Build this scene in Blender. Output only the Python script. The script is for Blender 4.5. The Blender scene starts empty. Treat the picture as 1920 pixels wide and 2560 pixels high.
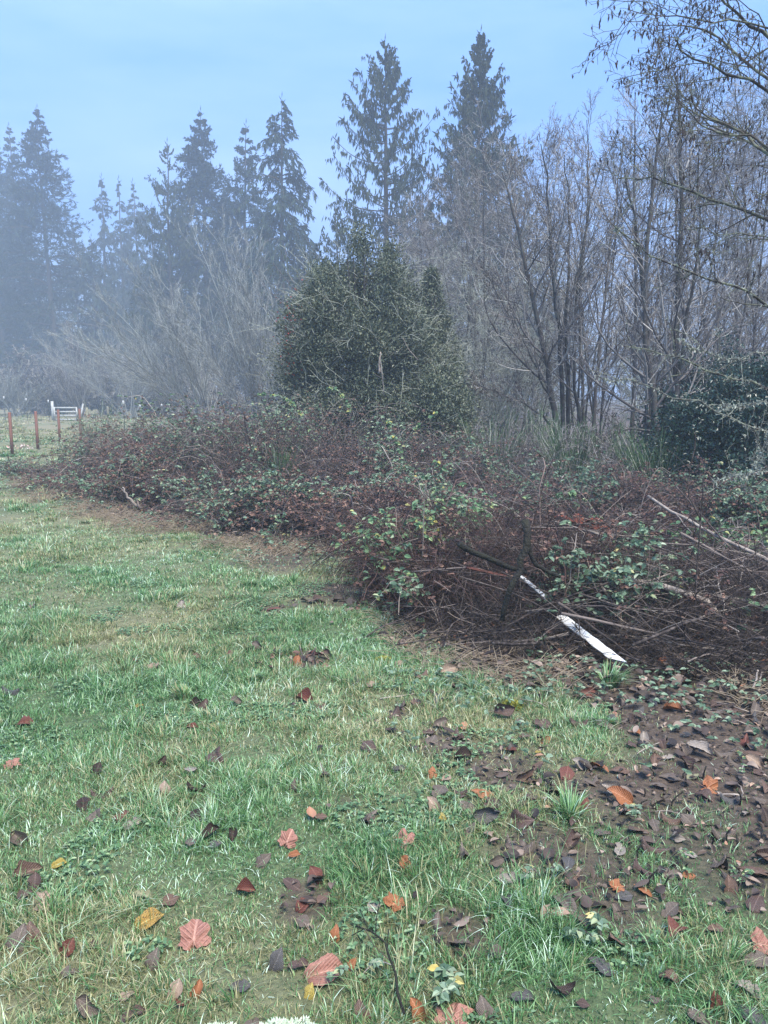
import bpy, math, random
import numpy as np
from mathutils import Vector, Euler

# ------------------------------------------------------------------ camera, sky, sun, exposure
S = bpy.context.scene
COL = S.collection
R_ = math.radians
CAM_H, PITCH, F = 1.6, R_(8.6), 1923.0
cam = bpy.data.objects.new('camera', bpy.data.cameras.new('camera'))
COL.objects.link(cam)
cam.location = (0, 0, CAM_H)
cam.rotation_euler = (R_(90) - PITCH, 0, 0)
cam.data.sensor_fit = 'HORIZONTAL'
cam.data.sensor_width = 36
cam.data.lens = 36 * F / 1920
cam.data.clip_start = 0.05
cam.data.clip_end = 3000
S.camera = cam

SUN_EL, SUN_AZ = R_(62), R_(150)        # azimuth measured from +Y towards +X
w = bpy.data.worlds.new('World'); S.world = w; w.use_nodes = True
wn, wl = w.node_tree.nodes, w.node_tree.links
bg = wn['Background']
sky = wn.new('ShaderNodeTexSky'); sky.sky_type = 'NISHITA'; sky.sun_disc = False
sky.sun_elevation = SUN_EL; sky.sun_rotation = SUN_AZ
sky.air_density = 1.3; sky.dust_density = 0.6; sky.ozone_density = 2.2
tc = wn.new('ShaderNodeTexCoord')
mp = wn.new('ShaderNodeMapping'); mp.inputs['Scale'].default_value = (1.0, 1.0, 4.5); mp.inputs['Rotation'].default_value = (0.15, 0.1, 0.4)
nz = wn.new('ShaderNodeTexNoise'); nz.inputs['Scale'].default_value = 1.6; nz.inputs['Detail'].default_value = 5; nz.inputs['Roughness'].default_value = 0.55
cr = wn.new('ShaderNodeValToRGB'); cr.color_ramp.elements[0].position = 0.42; cr.color_ramp.elements[1].position = 0.72
cr.color_ramp.elements[0].color = (0, 0, 0, 1); cr.color_ramp.elements[1].color = (0.45, 0.45, 0.45, 1)
mx = wn.new('ShaderNodeMixRGB'); mx.inputs[2].default_value = (1.0, 2.9, 7.8, 1)
wl.new(tc.outputs['Generated'], mp.inputs[0]); wl.new(mp.outputs[0], nz.inputs[0]); wl.new(nz.outputs[0], cr.inputs[0])
mx.inputs[0].default_value = 0.8; wl.new(sky.outputs[0], mx.inputs[1])
cl = wn.new('ShaderNodeMixRGB'); cl.inputs[2].default_value = (4.6, 6.0, 9.4, 1)      # thin high cloud
wl.new(cr.outputs[0], cl.inputs[0]); wl.new(mx.outputs[0], cl.inputs[1]); wl.new(cl.outputs[0], bg.inputs[0])
bg.inputs[1].default_value = 0.085

sun = bpy.data.objects.new('sun', bpy.data.lights.new('sun', 'SUN')); COL.objects.link(sun)
sun.data.energy = 3.6; sun.data.angle = R_(28); sun.data.color = (1.0, 0.93, 0.82)
sd = Vector((math.sin(SUN_AZ) * math.cos(SUN_EL), math.cos(SUN_AZ) * math.cos(SUN_EL), math.sin(SUN_EL)))
sun.rotation_euler = sd.to_track_quat('Z', 'Y').to_euler()
S.view_settings.view_transform = 'Standard'; S.view_settings.look = 'None'
S.view_settings.gamma = 1; S.view_settings.use_curve_mapping = False
S.view_settings.exposure = 1.3
S.cycles.use_denoising = True
S.cycles.max_bounces = 6; S.cycles.diffuse_bounces = 3; S.cycles.glossy_bounces = 2
S.cycles.transmission_bounces = 2; S.cycles.volume_bounces = 1; S.cycles.transparent_max_bounces = 6
S.cycles.use_adaptive_sampling = False
HAZE_DENSITY, HAZE_COLOR = 0.0048, (0.60, 0.72, 0.83)

# ------------------------------------------------------------------ helpers
rng = np.random.default_rng(11)
cp, sp = math.cos(PITCH), math.sin(PITCH)
def ray(px, py):
    u, v = (px - 960) / F, (py - 1280) / F
    return np.array([u, cp - v * sp, -sp - v * cp])
def G(px, py, z=0.0):            # where a photo pixel meets the ground
    d = ray(px, py); t = (z - CAM_H) / d[2]
    return np.array([d[0] * t, d[1] * t, z])
def W(px, py, Y):                # the point at distance Y
    d = ray(px, py); t = Y / d[1]
    return np.array([d[0] * t, Y, CAM_H + d[2] * t])

_gr = [np.random.default_rng(100 + i).random((64, 64)) for i in range(4)]
def vnoise(x, y, s, k=0):
    x = np.asarray(x) / s; y = np.asarray(y) / s
    xi = np.floor(x).astype(int); yi = np.floor(y).astype(int); fx = x - xi; fy = y - yi
    fx = fx * fx * (3 - 2 * fx); fy = fy * fy * (3 - 2 * fy); g = _gr[k]
    a = g[xi % 64, yi % 64]; b = g[(xi + 1) % 64, yi % 64]; c = g[xi % 64, (yi + 1) % 64]; d = g[(xi + 1) % 64, (yi + 1) % 64]
    return (a * (1 - fx) + b * fx) * (1 - fy) + (c * (1 - fx) + d * fx) * fy
def sst(a, b, x): t = np.clip((x - a) / (b - a), 0, 1); return t * t * (3 - 2 * t)
def hz(x, y):                    # ground height
    r = np.hypot(x, y)
    near = 0.035 * (vnoise(x, y, 0.55, 0) - .5) + 0.05 * (vnoise(x, y, 1.6, 1) - .5)
    return near * np.clip(1.4 - r / 25, 0.3, 1) + 0.25 * sst(20, 60, y) * (vnoise(x, y, 14, 2) - .3)
EDGE = [G(60, 1190), G(150, 1250), G(330, 1300), G(480, 1320), G(700, 1375), G(860, 1390), G(935, 1450), G(960, 1560), G(1000, 1615), G(1250, 1690), G(1500, 1695), G(1800, 1740), G(2300, 1800)]
_ex = np.array([p[0] for p in EDGE]); _ey = np.array([p[1] for p in EDGE])
def edge_y(x): return np.interp(x, _ex, _ey, left=99)
WORN = [(*G(px, py)[:2], r) for px, py, r in [(770, 1650, .12), (680, 1520, .08), (880, 1480, .5), (720, 1400, .5), (1100, 1880, .26), (1230, 1935, .30), (1000, 1800, .12), (1350, 2120, .28), (1480, 2200, .25), (860, 2010, .07), (760, 2250, .10), (1150, 2330, .10)]]
def soil(x, y):                  # 0 lawn .. 1 bare soil and litter
    wob = (vnoise(x, y, 0.9, 3) - .5) * 1.1 + (vnoise(x, y, 0.25, 1) - .5) * 0.5
    inside = sst(0.0, 0.5, y - edge_y(x) + wob * .9)
    x0 = np.interp(y, [1.5, 2.2, 3, 3.8, 4.6], [.95, .80, 0.52, 0.28, 0.05])
    r = sst(0.0, 0.75, (x - x0) + wob * 0.9) * 0.95 * (y < 7)
    o = np.maximum(inside, r)
    for bx, by, br in WORN: o = np.maximum(o, .85 * sst(1.15, .45, np.hypot(x - bx, (y - by) * .8) / br + wob * .8))
    return np.clip(o, 0, 1)
def dryness(x, y):
    n = vnoise(x, y, 1.7, 2) * .6 + vnoise(x, y, 0.5, 3) * .4
    band = np.interp(y, [0, 4, 6.5, 9, 11, 16, 30, 60], [.12, .20, .48, .62, .50, .42, .8, .95])
    return np.clip(band + (n - .5) * 1.5, 0, 1)

def norm(a): return a / np.maximum(np.linalg.norm(a, axis=-1, keepdims=True), 1e-9)
class MB:
    """collects geometry; one mesh out"""
    def __init__(s): s.v, s.f3, s.f4, s.r, s.m, s.n, s.uv = [], [], [], [], [], 0, []
    def add(s, v, f3=None, f4=None, rnd=None, dry=None, uv=None):
        v = np.asarray(v, float).reshape(-1, 3)
        if f3 is not None and len(f3): s.f3.append(np.asarray(f3, int).reshape(-1, 3) + s.n)
        if f4 is not None and len(f4): s.f4.append(np.asarray(f4, int).reshape(-1, 4) + s.n)
        s.v.append(v)
        s.r.append(np.full(len(v), .5) if rnd is None else np.broadcast_to(rnd, (len(v),)))
        s.m.append(np.zeros(len(v)) if dry is None else np.broadcast_to(dry, (len(v),)))
        s.uv.append(np.zeros((len(v), 2)) if uv is None else uv)
        s.n += len(v)
    def tubes(s, P, R, sides=4, rnd=None, cap=False):
        P = np.asarray(P, float); R = np.asarray(R, float)
        if P.ndim == 2: P = P[None]; R = R[None]
        N, K, _ = P.shape
        T = norm(np.gradient(P, axis=1)); D = norm(P[:, -1] - P[:, 0])
        ref = np.where(np.abs(D[:, 2:3]) > .7, np.array([[1., 0, 0]]), np.array([[0, 0, 1.]]))
        U = norm(np.cross(T, ref[:, None])); V = np.cross(T, U)
        a = np.arange(sides) * 2 * math.pi / sides
        ring = U[:, :, None] * np.cos(a)[None, None, :, None] + V[:, :, None] * np.sin(a)[None, None, :, None]
        X = P[:, :, None] + ring * R[:, :, None, None]
        i = np.arange(K - 1)[:, None]; j = np.arange(sides)[None]
        q = np.stack([i * sides + j, i * sides + (j + 1) % sides, (i + 1) * sides + (j + 1) % sides, (i + 1) * sides + j], -1).reshape(-1, 4)
        off = (np.arange(N) * K * sides)[:, None, None]
        f = (q[None] + off).reshape(-1, 4)
        if rnd is None: rnd = rng.random(N)
        rr = np.repeat(np.broadcast_to(rnd, (N,)), K * sides)
        if cap:
            c = np.concatenate([P[:, :1], P[:, -1:]], 1).reshape(-1, 3)
            base = N * K * sides
            jj = np.arange(sides); t3 = []
            for n in range(N):
                o = n * K * sides; e = o + (K - 1) * sides
                t3.append(np.stack([np.full(sides, base + 2 * n), o + (jj + 1) % sides, o + jj], -1))
                t3.append(np.stack([np.full(sides, base + 2 * n + 1), e + jj, e + (jj + 1) % sides], -1))
            s.add(np.concatenate([X.reshape(-1, 3), c]), np.concatenate(t3), f, np.concatenate([rr, np.full(2 * N, .95)]))
        else: s.add(X, None, f, rr)
    def leaves(s, P, D, Nn, L, Wd, rnd=None, fold=.25):
        """oval two-quad leaves"""
        P = np.asarray(P); N = len(P)
        if N == 0: return
        D = norm(D); Sx = norm(np.cross(D, Nn)); Up = norm(np.cross(Sx, D))
        L = np.broadcast_to(L, (N,))[:, None]; Wd = np.broadcast_to(Wd, (N,))[:, None]
        b = P; t = P + D * L - Up * L * .12
        up = Up * Wd * fold
        l1 = P + D * L * .3 + Sx * Wd * .5 + up; l2 = P + D * L * .7 + Sx * Wd * .42 + up * .7
        r1 = P + D * L * .3 - Sx * Wd * .5 + up; r2 = P + D * L * .7 - Sx * Wd * .42 + up * .7
        X = np.stack([b, l1, l2, t, r2, r1], 1)
        o = (np.arange(N) * 6)[:, None]
        f = np.concatenate([o + [0, 1, 2, 3], o + [0, 3, 4, 5]])
        if rnd is None: rnd = rng.random(N)
        s.add(X, None, f, np.repeat(rnd, 6))
    def slivers(s, P, D, L, Wd, rnd=None):
        """narrow diamond sprays (needles, catkins) as crossed pairs"""
        N = len(P); D = norm(D); q = norm(rng.normal(size=(N, 3))); A = norm(np.cross(D, q)); B = np.cross(D, A)
        L = np.broadcast_to(L, (N,))[:, None]; Wd = np.broadcast_to(Wd, (N,))[:, None]
        m = P + D * L * .45; t = P + D * L
        X = np.stack([P, m + A * Wd * .5, t, m - A * Wd * .5, m + B * Wd * .5, m - B * Wd * .5], 1)
        o = (np.arange(N) * 6)[:, None]
        f = np.concatenate([o + [0, 1, 2, 3], o + [0, 4, 2, 5]])
        if rnd is None: rnd = rng.random(N)
        s.add(X, None, f, np.repeat(rnd, 6))
    def box(s, c, size, rnd=.5):
        c = np.array(c); h = np.array(size) / 2
        k = np.array([[-1, -1, -1], [1, -1, -1], [1, 1, -1], [-1, 1, -1], [-1, -1, 1], [1, -1, 1], [1, 1, 1], [-1, 1, 1]])
        s.add(c + k * h, None, [[0, 3, 2, 1], [4, 5, 6, 7], [0, 1, 5, 4], [1, 2, 6, 5], [2, 3, 7, 6], [3, 0, 4, 7]], rnd)
    def mesh(s, name, mat, smooth=True):
        me = bpy.data.meshes.new(name)
        v = np.concatenate(s.v); f4 = np.concatenate(s.f4) if s.f4 else np.zeros((0, 4), int); f3 = np.concatenate(s.f3) if s.f3 else np.zeros((0, 3), int)
        me.vertices.add(len(v)); me.vertices.foreach_set('co', v.astype(np.float32).ravel())
        li = np.concatenate([f4.ravel(), f3.ravel()]).astype(np.int32)
        me.loops.add(len(li)); me.loops.foreach_set('vertex_index', li)
        n = len(f4) + len(f3); me.polygons.add(n)
        st = np.concatenate([np.arange(len(f4)) * 4, len(f4) * 4 + np.arange(len(f3)) * 3]).astype(np.int32)
        me.polygons.foreach_set('loop_start', st)
        me.polygons.foreach_set('use_smooth', np.full(n, smooth))
        me.update(calc_edges=True)
        a = me.attributes.new('rnd', 'FLOAT', 'POINT'); a.data.foreach_set('value', np.concatenate(s.r).astype(np.float32))
        m = np.concatenate(s.m)
        if m.any():
            a = me.attributes.new('dry', 'FLOAT', 'POINT'); a.data.foreach_set('value', m.astype(np.float32))
        uv = np.concatenate(s.uv)
        if uv.any():
            a = me.attributes.new('luv', 'FLOAT2', 'POINT'); a.data.foreach_set('vector', uv.astype(np.float32).ravel())
        me.materials.append(mat)
        return me
    def build(s, name, mat, parent=None, loc=None, smooth=True):
        o = bpy.data.objects.new(name, s.mesh(name, mat, smooth)); COL.objects.link(o)
        if loc is not None: o.location = loc
        if parent is not None:
            o.parent = parent
            if loc is None: o.location = tuple(-parent.location)      # geometry is in world coordinates
        return o
def tag(o, label, cat, group=None, kind=None):
    if label: o['label'] = label
    if cat: o['category'] = cat
    if group: o['group'] = group
    if kind: o['kind'] = kind
    return o
def thing(name, label, cat, loc=(0, 0, 0), group=None):
    o = bpy.data.objects.new(name, None); COL.objects.link(o); o.location = loc; o.empty_display_size = .2
    return tag(o, label, cat, group)
def copy_tree(o, parent=None):
    c = o.copy(); COL.objects.link(c)
    if parent is not None: c.parent = parent
    for ch in o.children: copy_tree(ch, c)
    return c

def grow(P, R, n, t0, t1, ang, length, K=5, wob=.12, up=0., rs=.55, tip=.35, ljit=.35, taper=.5, azim=None):
    """children branches of every parent polyline; vectorised. ang (deg), length as (value or array per parent)"""
    P = np.asarray(P, float); R = np.asarray(R, float)
    if P.ndim == 2: P = P[None]; R = R[None]
    N, KP, _ = P.shape
    t = (np.arange(n)[None] + rng.random((N, n))) / n; t = t0 + (t1 - t0) * t
    s = t * (KP - 1); i = np.minimum(s.astype(int), KP - 2); f = (s - i)
    idx = np.arange(N)[:, None]
    A, B = P[idx, i], P[idx, i + 1]
    base = (A * (1 - f[..., None]) + B * f[..., None]).reshape(-1, 3); T = norm(B - A).reshape(-1, 3)
    r0 = (R[idx, i] * (1 - f) + R[idx, i + 1] * f).reshape(-1) * rs
    q = rng.normal(size=base.shape); Pp = norm(q - (q * T).sum(-1, keepdims=True) * T)
    a = np.radians(ang * (1 + .3 * rng.normal(size=len(base))))[:, None]
    d = norm(np.cos(a) * T + np.sin(a) * Pp)
    L = (np.broadcast_to(np.asarray(length, float).reshape(-1, 1) if np.ndim(length) else length, (N, n)) * (1 - taper * (t - t0) / max(t1 - t0, 1e-6))).reshape(-1)
    L = L * (1 + ljit * (rng.random(len(L)) * 2 - 1))
    C = [base]; ds = (L / (K - 1))[:, None]
    for k in range(K - 1):
        d = norm(d + rng.normal(size=d.shape) * wob + np.array([0, 0, up]))
        C.append(C[-1] + d * ds)
    C = np.stack(C, 1)
    rr = r0[:, None] * np.linspace(1, tip, K)[None]
    return C, rr
def clampr(R, lo): return np.maximum(R, lo)
def tips(P, n, t0=.3):
    """n random points + directions on every polyline"""
    N, K, _ = P.shape
    t = t0 + (1 - t0) * rng.random((N, n)); s = t * (K - 1); i = np.minimum(s.astype(int), K - 2); f = (s - i)[..., None]
    idx = np.arange(N)[:, None]; A, B = P[idx, i], P[idx, i + 1]
    return (A * (1 - f) + B * f).reshape(-1, 3), norm(B - A).reshape(-1, 3)
def poly(pts, K=12):
    """smooth resample of a few control points"""
    p = np.asarray(pts, float); n = len(p); u = np.linspace(0, n - 1, K); i = np.minimum(u.astype(int), n - 2); f = (u - i)[:, None]
    g = np.gradient(p, axis=0)
    a, b, c, d = p[i], g[i], p[i + 1], g[i + 1]
    return (2*f**3-3*f**2+1)*a + (f**3-2*f**2+f)*b + (-2*f**3+3*f**2)*c + (f**3-f**2)*d

# ------------------------------------------------------------------ materials
def mat(name, stops, nscale=0, nmix=.0, ncol=(0, 0, 0), rough=.8, trans=0., spec=.3, bump=0., bscale=60, coord='Object', dry=None, stretch=None):
    m = bpy.data.materials.new(name); m.use_nodes = True
    N, L = m.node_tree.nodes, m.node_tree.links; b = N['Principled BSDF']; out = N['Material Output']
    at = N.new('ShaderNodeAttribute'); at.attribute_name = 'rnd'
    r = N.new('ShaderNodeValToRGB'); e = r.color_ramp.elements
    while len(e) < len(stops): e.new(.5)
    for k, (p, c) in enumerate(stops): e[k].position = p; e[k].color = (*c, 1)
    L.new(at.outputs['Fac'], r.inputs[0]); c = r.outputs[0]
    t = N.new('ShaderNodeTexCoord'); vec = t.outputs[coord]
    if stretch:
        mpn = N.new('ShaderNodeMapping'); mpn.inputs['Scale'].default_value = stretch; L.new(vec, mpn.inputs[0]); vec = mpn.outputs[0]
    if dry:
        ad = N.new('ShaderNodeAttribute'); ad.attribute_name = 'dry'
        r2 = N.new('ShaderNodeValToRGB'); e = r2.color_ramp.elements
        while len(e) < len(dry): e.new(.5)
        for k, (p, cc) in enumerate(dry): e[k].position = p; e[k].color = (*cc, 1)
        L.new(at.outputs['Fac'], r2.inputs[0])
        x = N.new('ShaderNodeMixRGB'); L.new(ad.outputs['Fac'], x.inputs[0]); L.new(c, x.inputs[1]); L.new(r2.outputs[0], x.inputs[2]); c = x.outputs[0]
    if nscale:
        n = N.new('ShaderNodeTexNoise'); n.inputs['Scale'].default_value = nscale; n.inputs['Detail'].default_value = 6
        L.new(vec, n.inputs[0])
        rr = N.new('ShaderNodeValToRGB'); rr.color_ramp.elements[0].position = .45; rr.color_ramp.elements[1].position = .62
        rr.color_ramp.elements[1].color = (nmix, nmix, nmix, 1)
        x = N.new('ShaderNodeMixRGB'); L.new(n.outputs[0], rr.inputs[0]); L.new(rr.outputs[0], x.inputs[0])
        L.new(c, x.inputs[1]); x.inputs[2].default_value = (*ncol, 1); c = x.outputs[0]
    L.new(c, b.inputs['Base Color']); b.inputs['Roughness'].default_value = rough
    b.inputs['Specular IOR Level'].default_value = spec
    if bump:
        n2 = N.new('ShaderNodeTexNoise'); n2.inputs['Scale'].default_value = bscale; n2.inputs['Detail'].default_value = 8
        L.new(vec, n2.inputs[0]); bp = N.new('ShaderNodeBump'); bp.inputs['Strength'].default_value = bump; bp.inputs['Distance'].default_value = .02
        L.new(n2.outputs[0], bp.inputs['Height']); L.new(bp.outputs[0], b.inputs['Normal'])
    if trans:
        tr = N.new('ShaderNodeBsdfTranslucent'); ms = N.new('ShaderNodeMixShader'); ms.inputs[0].default_value = trans
        L.new(c, tr.inputs[0]); L.new(b.outputs[0], ms.inputs[1]); L.new(tr.outputs[0], ms.inputs[2]); L.new(ms.outputs[0], out.inputs[0])
    return m
M = {}
M['grass'] = mat('grass', [(0, (.022, .07, .022)), (.42, (.115, .27, .085)), (.72, (.31, .51, .23)), (1, (.76, .94, .74))], rough=.4, spec=.5, trans=.3,
                 dry=[(0, (.20, .19, .08)), (.5, (.42, .38, .19)), (1, (.66, .58, .36))])
M['bark_alder'] = mat('alder_bark', [(0, (.026, .023, .022)), (1, (.065, .057, .054))], 9, .4, (.15, .165, .13), .85, bump=.5, bscale=30)
M['twig_purple'] = mat('purple_twig', [(0, (.07, .062, .06)), (.55, (.175, .16, .15)), (1, (.46, .45, .41))], rough=.7)
M['twig_grey'] = mat('grey_twig', [(0, (.13, .135, .127)), (.6, (.25, .26, .24)), (1, (.42, .45, .41))], rough=.8)
M['twig_lichen'] = mat('lichen_twig', [(0, (.15, .145, .13)), (.6, (.29, .30, .25)), (1, (.48, .52, .42))], 14, .6, (.45, .49, .39), .9)
M['bough'] = mat('mossy_bough', [(0, (.035, .03, .028)), (1, (.075, .065, .052))], 11, .6, (.25, .29, .18), .9, bump=.6, bscale=50)
M['lichen_bough'] = mat('lichened_bough', [(0, (.07, .07, .06)), (1, (.14, .14, .115))], 20, .55, (.30, .34, .25), .9)
M['catkin'] = mat('catkin', [(0, (.03, .02, .018)), (1, (.085, .055, .045))], rough=.7)
M['conifer_trunk'] = mat('conifer_bark', [(0, (.06, .05, .045)), (1, (.09, .075, .06))], 6, .5, (.12, .10, .08), .9)
M['needles'] = mat('needles', [(0, (.014, .03, .02)), (.6, (.03, .055, .035)), (1, (.055, .09, .055))], rough=.7)
M['cedar'] = mat('cedar_sprays', [(0, (.02, .032, .02)), (.6, (.04, .06, .034)), (1, (.075, .10, .05))], rough=.7)
M['holly'] = mat('holly_leaf', [(0, (.035, .055, .032)), (.5, (.12, .145, .09)), (.88, (.16, .18, .11)), (1, (.25, .26, .19))], rough=.5, spec=.35)
M['holly_dark'] = mat('dark_holly_leaf', [(0, (.007, .028, .018)), (.8, (.018, .052, .032)), (1, (.05, .10, .065))], rough=.35, spec=.6)
M['berry'] = mat('red_berry', [(0, (.25, .02, .015)), (1, (.42, .05, .03))], rough=.35)
M['cane'] = mat('bramble_cane', [(0, (.03, .025, .024)), (.6, (.085, .067, .062)), (.86, (.18, .145, .13)), (1, (.50, .44, .38))], rough=.55)
M['cane_dull'] = mat('dull_cane', [(0, (.032, .026, .024)), (.6, (.085, .07, .062)), (.9, (.24, .195, .165)), (1, (.46, .40, .34))], rough=.75)
M['cane_red'] = mat('red_cane', [(0, (.02, .013, .011)), (.6, (.06, .033, .027)), (.88, (.15, .085, .068)), (1, (.46, .38, .31))], rough=.5)
M['bramble_leaf'] = mat('bramble_leaf', [(0, (.06, .11, .06)), (.5, (.14, .22, .13)), (.85, (.28, .38, .25)), (.95, (.42, .46, .25)), (1, (.62, .50, .16))], rough=.4, spec=.5, trans=.2)
M['bright_leaf'] = mat('bright_bramble_leaf', [(0, (.06, .13, .06)), (.6, (.15, .27, .13)), (.85, (.30, .42, .20)), (1, (.58, .50, .14))], rough=.4, spec=.5, trans=.25)
M['brown_leaf'] = mat('dead_bramble_leaf', [(0, (.07, .04, .035)), (.6, (.15, .085, .065)), (1, (.28, .18, .13))], rough=.8)
M['litter'] = mat('leaf_litter', [(0, (.022, .016, .012)), (.45, (.075, .052, .038)), (.8, (.17, .125, .095)), (.93, (.34, .26, .20)), (1, (.34, .13, .05))], rough=.55, spec=.4)
M['dead_twig'] = mat('dead_twig', [(0, (.012, .009, .008)), (.6, (.038, .028, .023)), (.9, (.10, .075, .06)), (1, (.38, .31, .25))], rough=.7)
M['broom'] = mat('broom_green', [(0, (.03, .075, .03)), (1, (.09, .17, .07))], rough=.6)
M['fern'] = mat('fern_green', [(0, (.05, .11, .04)), (1, (.20, .27, .10))], rough=.6, trans=.25)
M['bracken'] = mat('dead_bracken', [(0, (.17, .045, .03)), (1, (.34, .12, .07))], rough=.8)
M['straw'] = mat('straw_grass', [(0, (.22, .17, .12)), (1, (.46, .38, .27))], rough=.8, trans=.2)
M['stick'] = mat('stick_wood', [(0, (.02, .015, .013)), (.6, (.06, .044, .037)), (.93, (.22, .18, .155)), (1, (.5, .4, .3))], 25, .6, (.18, .15, .13), .75, bump=.4, bscale=80)
M['stick_pale'] = mat('pale_stick', [(0, (.26, .22, .18)), (1, (.42, .36, .30))], 22, .6, (.14, .11, .09), .75, bump=.4, bscale=80)
M['stick_dark'] = mat('dark_mossy_stick', [(0, (.014, .013, .011)), (.9, (.025, .023, .018)), (.95, (.10, .08, .06)), (1, (.10, .08, .06))], 14, .3, (.03, .035, .014), .8, bump=.9, bscale=60)
M['post'] = mat('red_brown_post', [(0, (.23, .11, .08)), (1, (.30, .15, .11))], 5, .6, (.16, .085, .06), .8, stretch=(1, 1, .15))
M['pale_post'] = mat('weathered_post', [(0, (.36, .34, .24)), (1, (.45, .43, .33))], 6, .6, (.20, .18, .12), .85)
M['gate'] = mat('white_gate_paint', [(0, (.42, .44, .43)), (1, (.52, .53, .51))], 4, .6, (.28, .29, .25), .6)
M['steel'] = mat('dull_steel', [(0, (.06, .08, .07)), (1, (.10, .12, .11))], rough=.6)
M['cap'] = mat('white_cap', [(0, (.45, .47, .47)), (1, (.5, .51, .50))], rough=.5)
M['wire'] = mat('wire', [(0, (.22, .22, .23)), (1, (.3, .3, .3))], rough=.5)
M['white_board'] = mat('peeling_white_paint', [(0, (.84, .84, .80)), (.9, (.84, .84, .80)), (1, (.36, .27, .20))], 7, .7, (.33, .29, .23), .7, bump=.4, bscale=60, stretch=(.4, 1.3, 1))
M['red_board'] = mat('rusty_red_board', [(0, (.11, .04, .03)), (1, (.14, .05, .035))], 12, .7, (.06, .035, .028), .8)
M['lichen'] = mat('lichen_clump', [(0, (.52, .62, .47)), (1, (.74, .82, .68))], rough=.9, trans=.2)
M['moss'] = mat('yellow_moss', [(0, (.22, .24, .05)), (1, (.48, .46, .10))], rough=.9)
M['scrap'] = mat('pale_scrap', [(0, (.42, .28, .24)), (1, (.60, .44, .38))], 6, .6, (.75, .72, .68), .8)

def leafmat(name, c1, c2, c3=None, spot=0.):
    """dead leaf blade: base colour, vein colour, blotches; veins follow the leaf's own coordinates"""
    m = bpy.data.materials.new(name); m.use_nodes = True
    N, L = m.node_tree.nodes, m.node_tree.links; b = N['Principled BSDF']
    a = N.new('ShaderNodeAttribute'); a.attribute_name = 'luv'
    sx = N.new('ShaderNodeSeparateXYZ'); L.new(a.outputs['Vector'], sx.inputs[0])
    def mth(op, x, y=None):
        n = N.new('ShaderNodeMath'); n.operation = op
        for k, q in enumerate((x, y)):
            if q is None: continue
            if isinstance(q, (int, float)): n.inputs[k].default_value = q
            else: L.new(q, n.inputs[k])
        return n.outputs[0]
    au = mth('ABSOLUTE', sx.outputs[1])
    v = mth('SUBTRACT', sx.outputs[0], mth('MULTIPLY', au, .55))
    s = mth('POWER', mth('ABSOLUTE', mth('SINE', mth('MULTIPLY', v, 30.))), 8.)     # rows of side veins
    mid = mth('LESS_THAN', au, .035)
    vein = mth('MAXIMUM', mth('MULTIPLY', s, .5), mid)
    n = N.new('ShaderNodeTexNoise'); n.inputs['Scale'].default_value = 22; n.inputs['Detail'].default_value = 5
    tcn = N.new('ShaderNodeTexCoord'); L.new(tcn.outputs['Object'], n.inputs[0])
    r = N.new('ShaderNodeValToRGB'); r.color_ramp.elements[0].position = .35; r.color_ramp.elements[1].position = .65
    r.color_ramp.elements[0].color = (*[x * .62 for x in c1], 1); r.color_ramp.elements[1].color = (*c1, 1)
    L.new(n.outputs[0], r.inputs[0]); c = r.outputs[0]
    if c3:
        n2 = N.new('ShaderNodeTexNoise'); n2.inputs['Scale'].default_value = 30; L.new(tcn.outputs['Object'], n2.inputs[0])
        r2 = N.new('ShaderNodeValToRGB'); r2.color_ramp.elements[0].position = .55; r2.color_ramp.elements[1].position = .58
        L.new(n2.outputs[0], r2.inputs[0]); x = N.new('ShaderNodeMixRGB'); L.new(r2.outputs[0], x.inputs[0]); L.new(c, x.inputs[1]); x.inputs[2].default_value = (*c3, 1); c = x.outputs[0]
    x = N.new('ShaderNodeMixRGB'); L.new(vein, x.inputs[0]); L.new(c, x.inputs[1]); x.inputs[2].default_value = (*c2, 1)
    L.new(x.outputs[0], b.inputs['Base Color']); b.inputs['Roughness'].default_value = .5; b.inputs['Specular IOR Level'].default_value = .3
    bp = N.new('ShaderNodeBump'); bp.inputs['Strength'].default_value = .6; bp.inputs['Distance'].default_value = .003
    L.new(mth('ADD', s, n.outputs[0]), bp.inputs['Height']); L.new(bp.outputs[0], b.inputs['Normal'])
    return m
LM = {
 'grey': leafmat('grey_leaf', (.135, .105, .082), (.22, .18, .145)),
 'silver': leafmat('silver_leaf', (.28, .24, .20), (.40, .35, .30)),
 'slate': leafmat('slate_leaf', (.085, .08, .075), (.15, .14, .13)),
 'dark': leafmat('dark_leaf', (.045, .029, .022), (.10, .07, .055)),
 'purple': leafmat('purple_leaf', (.095, .06, .048), (.17, .12, .10)),
 'brown': leafmat('brown_leaf', (.14, .085, .06), (.22, .15, .11)),
 'redbrown': leafmat('red_brown_leaf', (.15, .05, .035), (.22, .10, .07)),
 'orange': leafmat('orange_leaf', (.33, .125, .05), (.40, .19, .10)),
 'tan': leafmat('tan_leaf', (.34, .245, .175), (.44, .34, .26)),
 'salmon': leafmat('salmon_leaf', (.34, .155, .11), (.42, .24, .18)),
 'mustard': leafmat('mustard_leaf', (.40, .24, .05), (.50, .36, .12), (.08, .05, .03)),
 'yellow': leafmat('yellow_leaf', (.45, .34, .06), (.50, .42, .16), (.07, .05, .02)),
 'olive': leafmat('olive_leaf', (.26, .25, .14), (.38, .38, .24)),
}

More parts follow.
